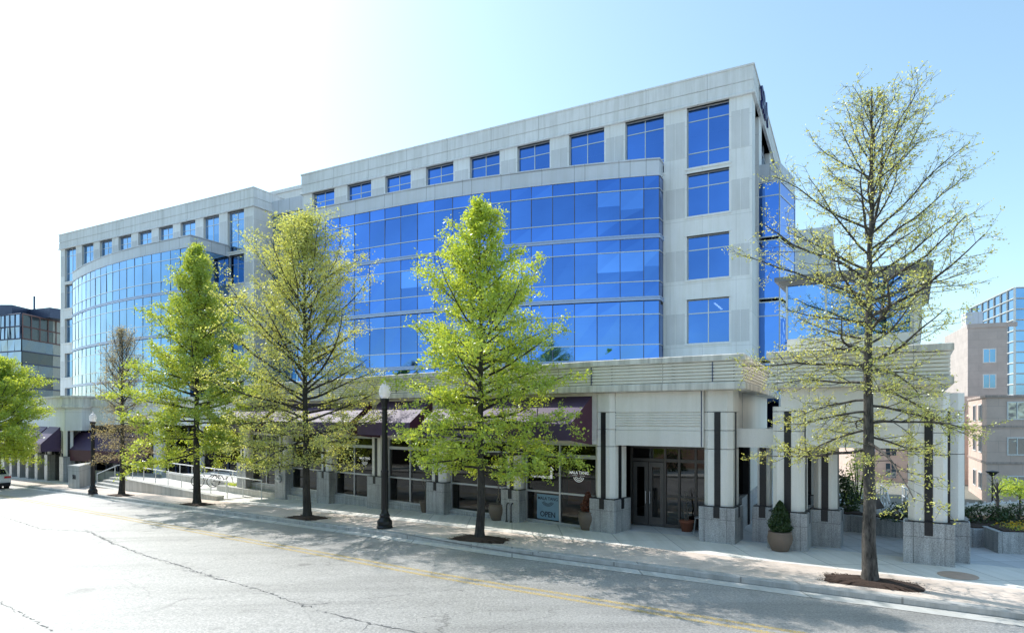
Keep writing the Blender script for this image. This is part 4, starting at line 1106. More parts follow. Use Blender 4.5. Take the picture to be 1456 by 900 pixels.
# inside the entrance recess
x, y = RF(3.55, 1.35)
pot('terracotta pot standing by the glass inside the entrance recess', (x, y, .14), [(.15, 0), (.2, .26), (.225, .27), (.225, .33), (.19, .33)], M['terracotta'], 'stick', 8)
def cafe_table(loc):
    t = thing('cafe_table', 'small dark round table in the entrance recess', 'table', loc)
    g = MB(); g.lathe((0, 0, .70), [(.33, 0), (.34, .01), (.34, .03), (.33, .035)], 24); g.build('tabletop', M['black'], t, local=True)
    g = MB(); g.tube([(0, 0, .03), (0, 0, .70)], .03, 8); g.build('stem', M['black'], t, local=True)
    g = MB(); g.lathe((0, 0, 0), [(.22, 0), (.22, .02), (.05, .05)], 18); g.build('foot', M['black'], t, local=True)
def cafe_chair(label, loc, rz):
    t = thing('cafe_chair', label, 'chair', loc, rz, 'metal chairs in the entrance recess')
    g = MB(); g.lathe((0, 0, .44), [(.19, 0), (.2, .01), (.2, .02), (.19, .03)], 18); g.build('seat', M['alu'], t, local=True)
    for sx in (-1, 1):
        for sy in (-1, 1):
            g = MB(); top = .86 if sy > 0 else .45; g.tube([(sx*.2, sy*.2, 0), (sx*.16, sy*.16, .44)]+([(sx*.17, .21, .86)] if sy > 0 else []), .012, 6); g.build('leg', M['alu'], t, local=True)
    g = MB()
    for z in (.6, .7, .8): g.tube([(-.165, .185, z), (0, .215, z), (.165, .185, z)], .011, 6)
    g.tube([(-.17, .21, .86), (-.1, .24, .9), (.1, .24, .9), (.17, .21, .86)], .013, 6); g.build('backrest', M['alu'], t, local=True)
cafe_table((*RF(2.75, 1.25), .14)); cafe_chair('metal cafe chair close to the corner pillar in the recess', (*RF(2.55, .95), .14), 1.0); cafe_chair('metal cafe chair on the far side of the recess table', (*RF(3.1, 1.3), .14), -1.9)

# two short standpipes on the first pillar
for k, (p, lb) in enumerate(((3.42, 'thin grey standpipe on the shop pillar, the one nearer the poster'), (3.62, 'thin grey standpipe on the shop pillar, the one nearer the pot'))):
    x, y = LF(p, -.12); z = sw(x, y)
    t = thing('standpipe', lb, 'pipe', (x, y, z)); g = MB(); g.tube([(0, 0, 0), (0, 0, .55), (.02, .03, .62), (.06, .08, .64)], .025, 8); g.build('pipe', M['charcoal'], t, local=True)
    g = MB(); g.lathe((0, 0, 0), [(.05, 0), (.05, .03), (.028, .05)], 10); g.build('flange', M['charcoal'], t, local=True)
# round fire connection on a pillar far along the shops
x, y = LF(18.8, -.03)
t = thing('fire_connection', 'round metal fire connection fixed to a shop pillar behind the planter', 'fitting', (x, y, .55)); g = MB()
for i in range(1): g.tube([(x, y, .55), (x-.651*.08, y-.759*.08, .55)], [.19, .18], 18)
g.build('plate', M['alu'], t); g = MB()
for s in (-.07, .07): g.tube([(x+s*.759-.05, y-s*.651-.06, .55), (x+s*.759-.13, y-s*.651-.15, .55)], .045, 10)
g.build('nozzle', M['whitemetal'], t)
# manhole cover
x, y, z = gp_(1362, 818); g = MB(); g.lathe((x, y, z+.004), [(.38, 0), (.38, .008), (.33, .008), (.32, .005), (.28, .005), (.27, .009), (.02, .009)], 28); tag(g.build('utility_cover', M['bronze']), 'round rusty utility cover in the pavement near the pavilion', 'cover')

# ------------------------------------------------------------------ ramps, walls and railings
def lowwall(name, label, cat, pts, h0, h1, th, m, cap=None):
    """wall along pts (ground points), top height from h0 to h1 above local pavement"""
    n = len(pts); t = thing(name, label, cat, (*pts[0], sw(*pts[0]))); g = MB(); c = MB()
    for i in range(n-1):
        a, b = Vector(pts[i]), Vector(pts[i+1]); d = (b-a).normalized(); nn = Vector((-d.y, d.x))*th/2
        ha, hb = h0+(h1-h0)*i/(n-1), h0+(h1-h0)*(i+1)/(n-1); za, zb = sw(*a), sw(*b)
        def bl(mb, w, la, lb, ua, ub):
            N = nn*w
            q = [a-N, b-N, b+N, a+N]; vs = [(q[0].x, q[0].y, la), (q[1].x, q[1].y, lb), (q[2].x, q[2].y, lb), (q[3].x, q[3].y, la), (q[0].x, q[0].y, ua), (q[1].x, q[1].y, ub), (q[2].x, q[2].y, ub), (q[3].x, q[3].y, ua)]
            mb.add(vs, [(3, 2, 1, 0), (4, 5, 6, 7), (0, 1, 5, 4), (1, 2, 6, 5), (2, 3, 7, 6), (3, 0, 4, 7)])
        bl(g, 1, za-.3, zb-.3, za+ha-.08, zb+hb-.08); bl(c, 1.18, za+ha-.08, zb+hb-.08, za+ha, zb+hb)
    g.build('wall_body', m, t); c.build('coping', cap or m, t, bevel=.01); return t
def lerp(a, b, f): return (a[0]+(b[0]-a[0])*f, a[1]+(b[1]-a[1])*f)
A0, A1 = (-24.3, 39.9), (-14.7, 31.9)
lowwall('ramp_wall', 'pale tapering stone wall along the front of the ramp', 'wall', [lerp(A0, A1, i/4) for i in range(5)], .76, .22, .35, M['stone'])
# ramp floor: rises from its low right end behind the tapering wall, and a second level behind
bk = Vector((.64, .77))
g = MB()
def off(p, d): return (p[0]+bk.x*d, p[1]+bk.y*d)
a, b = off(A0, .2), off(A1, .2); c, d = off(A1, 2.3), off(A0, 2.3)
g.quad((*a, sw(*a)+.6), (*b, sw(*b)+.03), (*c, sw(*c)+.03), (*d, sw(*d)+.6)); flip_up(g); setting('ramp', g, M['sidewalk'])
B0, B1 = off(A0, 2.5), off(lerp(A0, A1, .75), 2.5)
lowwall('retaining_wall', 'pale low wall behind the ramp carrying a level rail', 'wall', [lerp(B0, B1, i/3) for i in range(4)], .95, .55, .3, M['stone'])
g = MB(); a, b, c, d = off(A0, 2.65), off(lerp(A0, A1, .8), 2.65), off(lerp(A0, A1, .9), 9), off(A0, 9)
g.quad((*a, -.15), (*b, -.15), (*c, -.15), (*d, -.15)); flip_up(g); setting('court_paving', g, M['sidewalk'])
# planter wall in front of the left shops
P0, P1 = gp_(463, 713)[:2], gp_(312, 702)[:2]
lowwall('planter_wall', 'low planter wall below the shop windows behind the olive yellow tree', 'planter wall', [lerp(P0, P1, i/4) for i in range(5)], .14, .5, .3, M['stone'])
rng = np.random.default_rng(5); n = 2600; f = rng.random(n); w = rng.uniform(.25, 1.0, n)
pp = np.stack([P0[0]+(P1[0]-P0[0])*f+bk.x*w, P0[1]+(P1[1]-P0[1])*f+bk.y*w, np.array([sw(P0[0]+(P1[0]-P0[0])*k, P0[1]+(P1[1]-P0[1])*k)+.12+.36*k for k in f])+rng.uniform(0, .12, n)], 1)
o = leaf_mesh('ground_cover', pp, .09, L_green, None, rng); tag(o, 'low green ground cover behind the planter wall', 'ground cover', kind='stuff')
def rail(label, pts, h, npost=6, lean=None, mid=False, group='pale metal handrails of the ramps'):
    """pts: list of (x,y,z of floor)"""
    t = thing('railing', label, 'railing', pts[0], 0, group); g = MB()
    g.tube([(p[0], p[1], p[2]+h) for p in pts], .032, 8)
    if mid: g.tube([(p[0], p[1], p[2]+h*.55) for p in pts], .022, 6)
    g.build('handrail', M['whitemetal'], t)
    L = sum((Vector(b)-Vector(a)).length for a, b in zip(pts, pts[1:]))
    for k in range(npost):
        s = L*k/(npost-1) if npost > 1 else 0
        for a, b in zip(pts, pts[1:]):
            l = (Vector(b)-Vector(a)).length
            if s <= l+1e-6: q = Vector(a)+(Vector(b)-Vector(a))*(s/l); break
            s -= l
        g = MB(); g.tube([q, q+Vector((0, 0, h))], .026, 6); g.build('post', M['whitemetal'], t)
    return t
ra = [(*off(lerp(A0, A1, f), .05), sw(*lerp(A0, A1, f))+.76-.54*f-.0) for f in (0.0, .5, 1)]
rail('sloping handrail on the tapering ramp wall', [( *off(A0, .35), sw(*A0)+.62), (*off(A1, .35), sw(*A1)+.05)], .88, 8)
rail('level handrail along the wall behind the ramp', [(*off(A0, 2.5), sw(*A0)+.72), (*off(lerp(A0, A1, .5), 2.5), sw(*A0)+.66), (*off(lerp(A0, A1, .98), 2.5), sw(*A0)+.62)], .88, 8)
q0, q1 = gp_(372, 711)[:2], gp_(300, 700)[:2]
rail('handrail on the pavement in front of the planter wall', [(*q0, sw(*q0)), (*q1, sw(*q1)+.12)], .98, 4)
q0, q1 = gp_(138, 692)[:2], (-28.2, 45.3)
rail('short bent handrail of the steps beside the far lamp', [(*q0, sw(*q0)), (q1[0], q1[1], sw(*q1)+.5), (q1[0]+.9, q1[1]+.9, sw(*q1)+.5)], .9, 3)
# steps to the court beside the sign wall
st = thing('entrance_steps', 'broad pale steps between the sign wall and the ramp', 'steps', (*off(A0, 1.2), sw(*A0)))
for k in range(4):
    a = (-29.2, 43.4); b = (-25.1, 40.2); g = MB(); o0 = .2+.4*k
    pa, pb, pc, pd = off(a, o0), off(b, o0), off(b, 3.2), off(a, 3.2); g.prism([pa, pb, pc, pd], sw(*a)-.2, sw(*a)+.15*(k+1)-.002*k); g.build('step', M['stone'], st)
# sign wall
s0, s1, s2 = at(97, 694, 43.5)[:2], at(113, 694, 42.6)[:2], at(133, 694, 46.5)[:2]
z0 = sw(*s1)
sgn = thing('sign_wall', 'low stone wall with dark letters beside the far lamp', 'sign', (*s1, z0))
g = MB(); g.prism([s0, s1, s2, (s2[0]-.3, s2[1]+.6), (s0[0]-.1, s0[1]+.9)], z0-.6, z0+1.38); g.build('wall_body', M['stone'], sgn)
g = MB(); k_ = .06; c_ = ((s0[0]+s1[0]+s2[0])/3, (s0[1]+s1[1]+s2[1])/3)
g.prism([lerp(c_, q, 1.05) for q in (s0, s1, s2, (s2[0]-.3, s2[1]+.6), (s0[0]-.1, s0[1]+.9))], z0+1.38, z0+1.5); g.build('coping', M['stone'], sgn)
dv = unit(s1[0]-s0[0], s1[1]-s0[1]); mid = lerp(s0, s1, .55); nx = (dv[1], -dv[0])
text_mesh('SRA', .44, facing(dv, (mid[0]+nx[0]*.02, mid[1]+nx[1]*.02, z0+.72)), M['charcoal'], 'letters', sgn, ext=.012, sx=.62)

# ------------------------------------------------------------------ bicycles at the rack
def bicycle(label, loc, rz, col):
    t = thing('bicycle', label, 'bicycle', loc, rz, 'bicycles parked by the court'); fr = MB(); r = .34
    hub_r, hub_f = Vector((-.52, 0, r)), Vector((.52, 0, r)); bb = Vector((-.08, 0, .28)); seat = Vector((-.24, 0, .80)); head = Vector((.36, 0, .80)); head2 = Vector((.39, 0, .66))
    for a, b in ((bb, seat), (seat, head), (bb, head2), (hub_r, bb), (hub_r, seat+Vector((.04, 0, -.1))), (head, hub_f)): fr.tube([a, b], .017, 6)
    fr.build('frame', col, t, local=True)
    for c in (hub_r, hub_f):
        w = MB(); P = [c+Vector((math.cos(a)*r, 0, math.sin(a)*r)) for a in np.linspace(0, 2*math.pi, 25)]; w.tube(P, .022, 6, False)
        o = w.build('wheel', M['tyre'], t, local=True); s = MB()
        for k in range(10): a = 2*math.pi*k/10; s.tube([c, c+Vector((math.cos(a)*(r-.02), 0, math.sin(a)*(r-.02)))], .003, 3)
        s.build('spokes', M['alu'], o, local=True)
    h = MB(); h.tube([head, head+Vector((.02, 0, .13)), head+Vector((.02, .1, .15)), head+Vector((-.06, .26, .13))], .013, 6); h.tube([head+Vector((.02, 0, .13)), head+Vector((.02, -.1, .15)), head+Vector((-.06, -.26, .13))], .013, 6); h.build('handlebar', M['alu'], t, local=True)
    s = MB(); s.tube([seat, seat+Vector((-.02, 0, .1))], .013, 6); s.prism([(seat.x-.16, -.075), (seat.x-.12, .085), (seat.x-.16, .075), (seat.x+.14, .02), (seat.x+.14, -.02)][:1]+[(seat.x-.16, .075), (seat.x+.13, .02), (seat.x+.13, -.02)], seat.z+.1, seat.z+.14); s.build('saddle', M['tyre'], t, local=True)
    return t
x, y = at(300, 600, 37.)[:2]; zb = -.40
g = MB(); g.prism([(x-1.6, y-1.0), (x+1.8, y-1.6), (x+2.4, y+1.2), (x-1.0, y+1.8)], zb-1.2, zb); tag(g.build('bicycle_pad', M['sidewalk']), kind='structure')
bicycle('silver bicycle parked by the court, the one nearer the ramp', (x-.1, y-.2, zb), .35, M['alu']); bicycle('dark bicycle parked by the court, the one nearer the shops', (x+.75, y-.1, zb), .6, M['black'])

# ------------------------------------------------------------------ the parked car
def car(label, loc, rz, paint_, suv=True):
    t = thing('parked_car', label, 'car', loc, rz)
    L, W, Ht = 4.6, .92, 1.62
    side = [(-2.28, .42), (-2.32, .75), (-2.22, 1.02), (-2.05, 1.10), (-1.78, 1.50), (-1.2, 1.60), (-.2, 1.62), (.45, 1.50), (1.15, 1.05), (2.0, .93), (2.26, .72), (2.30, .42), (2.1, .25), (-2.1, .27)]
    belt = 1.05
    def half(z): return W if z < .9 else W-.0-(z-.9)*.34
    b = MB(); n = len(side); vs = [(x, -half(z), z) for x, z in side]+[(x, half(z), z) for x, z in side]
    b.add(vs, [tuple(range(n)), tuple(range(n, 2*n))[::-1]]+[(i, n+i, n+(i+1) % n, (i+1) % n) for i in range(n)])
    o = b.build('body', paint_, t, True, local=True, bevel=.06)
    try: o.data.shade_auto_smooth if False else None
    except Exception: pass
    g = MB()
    for s in (-1, 1):
        for pts in ([(-1.95, 1.10), (-1.66, 1.44), (-1.12, 1.52), (-1.05, 1.08)], [(-.98, 1.08), (-1.05, 1.52), (-.25, 1.53), (-.12, 1.06)], [(-.05, 1.06), (-.18, 1.53), (.38, 1.43), (.98, 1.05)]):
            q = [(x, s*(half(z)+.012), z) for x, z in pts]; g.add(q, [(0, 1, 2, 3) if s > 0 else (3, 2, 1, 0)])
    g.add([(-2.07, -.7, 1.13), (-2.07, .7, 1.13), (-1.83, .62, 1.47), (-1.83, -.62, 1.47)], [(0, 3, 2, 1)])
    g.add([(1.16, -.74, 1.08), (1.16, .74, 1.08), (.52, .66, 1.48), (.52, -.66, 1.48)], [(0, 1, 2, 3)])
    g.build('window', M['carglass'], t, local=True)
    for x in (-1.42, 1.42):
        for s in (-1, 1):
            w = MB(); w.tube([(x, s*.70, .34), (x, s*.93, .34)], .345, 24); o = w.build('wheel', M['tyre'], t, local=True)
            r = MB(); r.tube([(x, s*.90, .34), (x, s*.945, .34)], [.22, .20], 16); r.build('rim', M['rim'], o, local=True)
            a = MB(); a.tube([(x, s*.86, .36), (x, s*.925, .36)], .40, 24); a.build('wheel_arch', M['black'], t, local=True)
    for s in (-1, 1):
        l = MB(); l.prism([(-2.335, s*.50), (-2.335, s*.90), (-1.95, s*.945), (-1.95, s*.6)], .84, .99); l.build('tail_light', M['redlight'], t, local=True)
        l = MB(); l.prism([(2.30, s*.55), (2.30, s*.86), (1.9, s*.935), (1.9, s*.6)], .68, .80); l.build('headlight', M['globe'], t, local=True)
        l = MB(); l.prism([(.75, s*.9), (.95, s*.9), (.95, s*1.08), (.78, s*1.1)], 1.05, 1.2); l.build('mirror', paint_, t, local=True, bevel=.03)
    bmp = MB(); bmp.prism([(-2.37, -.86), (-2.37, .86), (-2.0, .935), (-2.0, -.935)], .26, .52); bmp.build('bumper', M['black'], t, local=True, bevel=.02)
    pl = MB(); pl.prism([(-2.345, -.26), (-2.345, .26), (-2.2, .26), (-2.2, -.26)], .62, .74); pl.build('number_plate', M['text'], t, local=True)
    return t
xc, yc = S(49.2, -1.75)
ang = math.atan2(E2[1], E2[0])
car('white car parked at the kerb with a red tail light', (xc, yc, gz(xc, yc)), ang, M['carpaint'])

# ------------------------------------------------------------------ plaza at the right
def planter(label, poly, h, m=None):
    t = thing('stone_planter', label, 'planter', (*poly[0], sw(*poly[0])), 0, 'granite planters on the plaza'); z = .14
    g = MB(); g.prism(poly, z-.4, z+h); g.build('planter_wall', M['granite'], t, bevel=.015)
    c = (sum(p[0] for p in poly)/len(poly), sum(p[1] for p in poly)/len(poly))
    g = MB(); g.prism([lerp(c, p, .93) for p in poly], z+h+.004, z+h+.03); g.build('soil', M['mulch'], t); return t
def bush(name, label, cat, c, rx, ry, h, rz, m, n, size, seed, kind=None, z0=None, group=None):
    rng = np.random.default_rng(seed); P = rng.normal(size=(n, 3)); P /= np.linalg.norm(P, axis=1)[:, None]; P *= rng.uniform(.55, 1., (n, 1))**.5
    a = np.arctan2(P[:, 1], P[:, 0]); lump = 1+.12*np.sin(a*7+P[:, 2]*5)+.08*np.sin(a*3+1+P[:, 2]*9); P *= lump[:, None]
    P[:, 2] = np.abs(P[:, 2])*h; X = P[:, 0]*rx; Y = P[:, 1]*ry
    P[:, 0] = X*math.cos(rz)-Y*math.sin(rz); P[:, 1] = X*math.sin(rz)+Y*math.cos(rz)
    t = thing(name, label, cat, (c[0], c[1], sw(*c) if z0 is None else z0), 0, group)
    g = MB(); 
    for k in range(5):
        b = 2*math.pi*k/5; g.tube([(0, 0, -.05), (math.cos(b)*rx*.3, math.sin(b)*ry*.3, h*.35), (math.cos(b)*rx*.55, math.sin(b)*ry*.55, h*.75)], [.03, .02, .008], 5)
    g.build('stems', M['wood'], t, local=True); leaf_mesh('foliage', P, size, m, t, rng); return t
pa = at(1385, 780, 16.9)[:2]; pb = at(1421, 782, 16.5)[:2]
dr = unit(.93, -.12)
planter('long grey planter holding a clipped hedge', [pa, (pa[0]+5, pa[1]+.3), (pa[0]+5.4, pa[1]+2.0), (pa[0]-2.2, pa[1]+2.6)], .50)
planter('grey planter filled with yellow flowers', [at(1419, 786, 16.2)[:2], (at(1419, 786, 16.2)[0]+4, 15.3), (at(1419, 786, 16.2)[0]+4, 16.3), (at(1419, 786, 16.2)[0]+.25, 17.1)], .55)
for k in range(6):
    bush('hedge_shrub', 'dark clipped hedge shrub in the long planter', 'hedge', (pa[0]-.9+1.0*k, pa[1]+1.35-.1*k), .75, .6, .52, 0, L_dark, 1500, .07, 80+k, z0=.64, group='clipped hedge shrubs in the long planter')
fx, fy = at(1419, 786, 16.2)[:2]
rng = np.random.default_rng(9); n = 650
o = leaf_mesh('flowers', np.stack([fx+.35+rng.uniform(0, 3.5, n), 16.5-.1*0+rng.uniform(-.45, .45, n)-.0, .72+rng.uniform(0, .16, n)], 1), .07, L_flower, None, rng); tag(o, 'bed of yellow flowers in the planter', 'flowers', kind='stuff')
o = leaf_mesh('flower_leaves', np.stack([fx+.35+rng.uniform(0, 3.5, n), 16.5+rng.uniform(-.45, .45, n), .70+rng.uniform(0, .09, n)], 1), .07, L_green, None, rng); tag(o, 'green leaves under the yellow flowers', 'leaves', kind='stuff')
# planters and steps seen through the pavilion
p1 = at(1200, 757, 19.4)[:2]; p2 = at(1231, 757, 19.4)[:2]
planter('granite planter holding the dark shrub beyond the pavilion', [p1, p2, (p2[0]+.6, p2[1]+2.2), (p1[0]-.5, p1[1]+2.2)], .5)
bush('shrub', 'dark green shrub in a planter beyond the pavilion', 'shrub', ((p1[0]+p2[0])/2, p1[1]+.9), .55, .5, 1.25, 0, L_dark, 3200, .085, 91, z0=.62)
p1 = at(1246, 752, 20.3)[:2]; p2 = at(1259, 750, 20.6)[:2]
planter('small granite planter beside the plaza steps', [p1, p2, (p2[0]+1.2, p2[1]+2.4), (p1[0]+.4, p1[1]+2.6)], .52)
bush('shrub', 'loose green shrub beside the plaza steps', 'shrub', (p1[0]+.3, p1[1]+1.6), .5, .45, 1.9, 0, L_green, 1200, .09, 92, z0=.62)
sx, sy = at(1262, 750, 20.8)[:2]; sd = unit(1, -.45); sb_ = (-sd[1], sd[0])
stp = thing('plaza_steps', 'short flight of steps with white railings seen through the pavilion', 'steps', (sx, sy, .14))
for k in range(2):
    o0 = .34*k; a = (sx+sb_[0]*o0, sy+sb_[1]*o0); b = (a[0]+sd[0]*2.4, a[1]+sd[1]*2.4); g = MB()
    e = 2.6-o0; g.prism([a, b, (b[0]+sb_[0]*e, b[1]+sb_[1]*e), (a[0]+sb_[0]*e, a[1]+sb_[1]*e)], .0, .14+.15*(k+1)); g.build('step', M['stone'], stp)
for w, lb in ((.05, 'white step railing nearer the loose green shrub'), (.72, 'white step railing farther from the loose green shrub')):
    a = (sx+sd[0]*w, sy+sd[1]*w); rail(lb, [(a[0], a[1], .14), (a[0]+sb_[0]*.8, a[1]+sb_[1]*.8, .44), (a[0]+sb_[0]*2.3, a[1]+sb_[1]*2.3, .44)], .72, 4, mid=True, group='white railings of the plaza steps')
# low wall, screen and small trees in the dip beyond the plaza
w0, w1 = at(1376, 700, 27)[:2], at(1462, 700, 28.5)[:2]
t = thing('retaining_wall', 'mauve concrete wall below the white screen', 'wall', (*w0, -3)); g = MB(); g.prism([w0, w1, (w1[0]+.2, w1[1]+.4), (w0[0]+.1, w0[1]+.4)], -5, -.28); g.build('wall_body', M['greybrick'], t)
g = MB(); g.prism([(w0[0]-.03, w0[1]-.05), (w1[0]+.05, w1[1]-.05), (w1[0]+.25, w1[1]+.45), (w0[0]+.05, w0[1]+.45)], -.28, -.18); g.build('coping', M['stone'], t)
v0, v1 = at(1378, 700, 31)[:2], at(1450, 700, 32)[:2]
t = thing('white_screen', 'white panel screen standing behind the mauve wall', 'screen', (*v0, -5)); g = MB()
for k in range(6):
    a, b = lerp(v0, v1, k/6+.004), lerp(v0, v1, (k+1)/6-.004); g.prism([a, b, (b[0], b[1]+.06), (a[0], a[1]+.06)], -2.5, -.60-.05*(k % 2))
g.build('panel', M['whitemetal'], t)
g = MB()
for k in range(7):
    a = lerp(v0, v1, k/6); g.tube([(a[0], a[1]+.1, -5.2), (a[0], a[1]+.1, -.55)], .05, 6)
g.build('frame', M['whitemetal'], t)
def small_tree(label, c, zb, h, r, hc, m, n, size, seed):
    rng = np.random.default_rng(seed); rnd = random.Random(seed)
    t = thing('small_tree', label, 'tree', (*c, zb)); g = MB(); g.tube([(0, 0, 0), (.03, .02, h*.5), (0, 0, h*.8)], [.07, .05, .02], 7); g.build('trunk', M['wood'], t, local=True)
    g = MB(); P = []
    for k in range(18):
        a = rnd.uniform(0, 6.3); e = rnd.uniform(.1, .9); l = r*rnd.uniform(.6, 1.05); p0 = Vector((0, 0, h-hc+hc*.5*rnd.random())); p1 = p0+Vector((math.cos(a)*l*math.cos(e), math.sin(a)*l*math.cos(e), math.sin(e)*hc*.55))
        g.tube([p0, (p0+p1)/2+Vector((0, 0, .06)), p1], [.02, .012, .004], 4)
        for f in (.5, .7, .85, 1): P.append(p0+(p1-p0)*f)
    g.build('branches', M['wood'], t, local=True)
    idx = rng.integers(0, len(P), n); Q = np.array([tuple(p) for p in P])[idx]+rng.normal(size=(n, 3))*np.array([.2, .2, .13])*r/1.2
    leaf_mesh('crown', Q, size, m, t, rng)
x, y = at(1450, 700, 26)[:2]; small_tree('small yellow green spreading tree beyond the flower planter', (x, y), -1.6, 2.75, 1.0, .9, L_bright, 3000, .085, 101)
x, y = at(1418, 700, 24)[:2]; small_tree('thin bare sapling in front of the mauve wall', (x, y), -.6, 2.2, .45, 1.3, L_bud, 90, .05, 103)
# lamp by the pink building
t = thing('plaza_lamp', 'dark flat topped lamp before the pink building', 'street lamp', (*at(1411, 600, 52)[:2], -5.2)); x, y = at(1411, 600, 52)[:2]
g = MB(); g.lathe((0, 0, 0), [(.16, 0), (.16, .3), (.07, .36), (.06, 4.0)], 10); g.build('pole', M['black'], t, local=True)
g = MB(); g.lathe((0, 0, 4.0), [(.08, 0), (.42, .34), (.46, .36), (.46, .42), (.05, .5)], 14); g.build('lamp_head', M['black'], t, local=True)

# ------------------------------------------------------------------ background buildings
def win_block(parent, F, wins, q, m, frame_m, sill=None, depth=.15):
    for (p0, p1, z0, z1) in wins:
        f = MB(); d = .12
        f.box(F, p0, p1, q-.06, q+.1, z0, z0+d); f.box(F, p0, p1, q-.06, q+.1, z1-d, z1); f.box(F, p0, p0+d, q-.06, q+.1, z0+d, z1-d); f.box(F, p1-d, p1, q-.06, q+.1, z0+d, z1-d)
        f.box(F, (p0+p1)/2-.05, (p0+p1)/2+.05, q-.05, q+.1, z0+d, z1-d)
        o = f.build('window', frame_m, parent); g = MB(); g.quad((*F(p1, q-.01), z0+d), (*F(p0, q-.01), z0+d), (*F(p0, q-.01), z1-d), (*F(p1, q-.01), z1-d)); g.build('pane', m, o)
# pink building: corner at u=1403
YC = 66.; cx, cy = at(1403, 594, YC)[:2]
FR = frame((cx, cy), unit(-1, -.05))               # front to the left is p>0 ... the lit left flank turns away
pink = thing('pink_building', 'pink precast block with square windows beyond the mauve wall', 'building', (cx+8, cy+6, -5.2))
ztop = CAMZ+(594-565)/900*YC
g = MB(); lf = at(1377, 594, 78)[:2]
g.prism([(cx, cy), (cx+26, cy-1.5), (cx+30, cy+22), lf], -5.5, ztop); g.build('wall', M['pinkbrick'], pink)
DF = frame((cx, cy), unit(26, -1.5)); DF = (lambda o, d: (lambda p, q=0: (o[0]+p*d[0]-q*d[1]*-1*-1, o[1]+p*d[1]+q*d[0])))((cx, cy), unit(26, -1.5))
wl = []
for z in (-4.6, -.6, 3.1):
    wl += [(2.0, 4.0, z+.3, z+2.2), (6.2, 8.6, z+.3, z+2.2), (11, 13.5, z+.3, z+2.2)]
wl = [(p0, p1, z0, z1) for (p0, p1, z0, z1) in wl]
win_block(pink, DF, wl, -.02, M['darkmirror'], M['whitemetal'])
LFk = unit(lf[0]-cx, lf[1]-cy); LW = (lambda p, q=0: (cx+LFk[0]*p+LFk[1]*q, cy+LFk[1]*p-LFk[0]*q))
win_block(pink, LW, [(3+4.2*k, 5.2+4.2*k, z, z+1.9) for k in range(2) for z in (-4.2, -.2, 3.2)], -.02, M['darkmirror'], M['whitemetal'])
g = MB(); 
for z in (-1.2, 2.6): g.sweep([lf, (cx, cy), (cx+26, cy-1.5)], [(-.2, z), (.08, z), (.08, z+.22), (-.2, z+.22)])
g.sweep([lf, (cx, cy), (cx+26, cy-1.5)], [(-.3, ztop), (.15, ztop), (.15, ztop+.25), (-.3, ztop+.25)]); g.build('string_course', concrete('pale_pink_band', (.5, .40, .36), None), pink)
# farther pink range seen through the pavilion
bx, byy = at(1215, 594, 92)[:2]; ex, ey = at(1390, 594, 84)[:2]
rng_ = thing('pink_range', 'long sunlit pink range with dark square openings seen through the pavilion', 'building', ((bx+ex)/2, (byy+ey)/2+5, -5))
g = MB(); g.prism([(bx, byy), (ex, ey), (ex+4, ey+14), (bx+4, byy+14)], -6, 6.5); g.build('wall', M['pinkbrick'], rng_)
d_ = unit(ex-bx, ey-byy); RG = lambda p, q=0: (bx+d_[0]*p-d_[1]*q, byy+d_[1]*p+d_[0]*q)
win_block(rng_, RG, [(1.2+2.6*k, 2.7+2.6*k, z, z+2.3) for k in range(6) for z in (-5., -1.8, 1.6)], -.02, M['darkmirror'], M['pinkbrick'])
# mauve tower behind
gx, gy = at(1376, 594, 98)[:2]; hx, hy = at(1432, 594, 96)[:2]; gt = CAMZ+(594-461)/900*97
mv = thing('mauve_tower', 'mauve precast tower with one column of white framed windows', 'building', ((gx+hx)/2, gy+5, -5))
g = MB(); g.prism([(gx, gy), (hx, hy), (hx+6, hy+14), (gx+6, gy+14)], -6, gt); g.build('wall', M['greybrick'], mv)
d2 = unit(hx-gx, hy-gy); MV = lambda p, q=0: (gx+d2[0]*p-d2[1]*q, gy+d2[1]*p+d2[0]*q)
win_block(mv, MV, [(1.9, 3.6, z, z+2.2) for z in (4.3, 8.1, 12.0)], -.02, M['paleglass'], M['whitemetal'])
g = MB(); g.box(MV, -.1, 6.2, -.12, .3, gt-.5, gt+.15); g.build('parapet', M['greybrick'], mv)
g = MB(); g.prism([MV(.4, 3), MV(2.6, 3), MV(2.6, 6), MV(.4, 6)], gt, gt+2.4); g.build('roof_plant', M['bandmetal'], mv)
# white framed glass block: front to the camera plus a receding flank
kx, ky = at(1443, 594, 118)[:2]; kl = at(1375, 594, 143)[:2]; kt = CAMZ+(594-409)/900*118
gbk = thing('glass_block', 'tall white framed glass block beyond the pink building', 'building', (kx+6, ky+8, -5))
SL = unit(kl[0]-kx, kl[1]-ky); LLn = math.hypot(kl[0]-kx, kl[1]-ky)
G1 = lambda p, q=0: (kx+SL[0]*p+SL[1]*q, ky+SL[1]*p-SL[0]*q)
G2 = lambda p, q=0: (kx+p, ky-.12*p+q)
gm_ = MB(); fm_ = MB(); gl2 = MB()
gl2.quad((*G1(LLn), -6), (*G1(0), -6), (*G1(0), kt), (*G1(LLn), kt)); gl2.quad((*G2(0), -6), (*G2(24), -6), (*G2(24), kt), (*G2(0), kt))
gl2.quad((*G1(0, 0), kt), (*G2(24), kt), (G2(24)[0]+10, G2(24)[1]+60, kt), (*G1(LLn), kt))
gl2.build('glass_wall', M['paleglass'], gbk)
for k in range(int(LLn/3.4)+1): fm_.tube([(*G1(3.4*k, -.1), -6), (*G1(3.4*k, -.1), kt)], .16, 4)
for k in range(9): fm_.tube([(*G2(2.4*k, -.1), -6), (*G2(2.4*k, -.1), kt)], .13, 4)
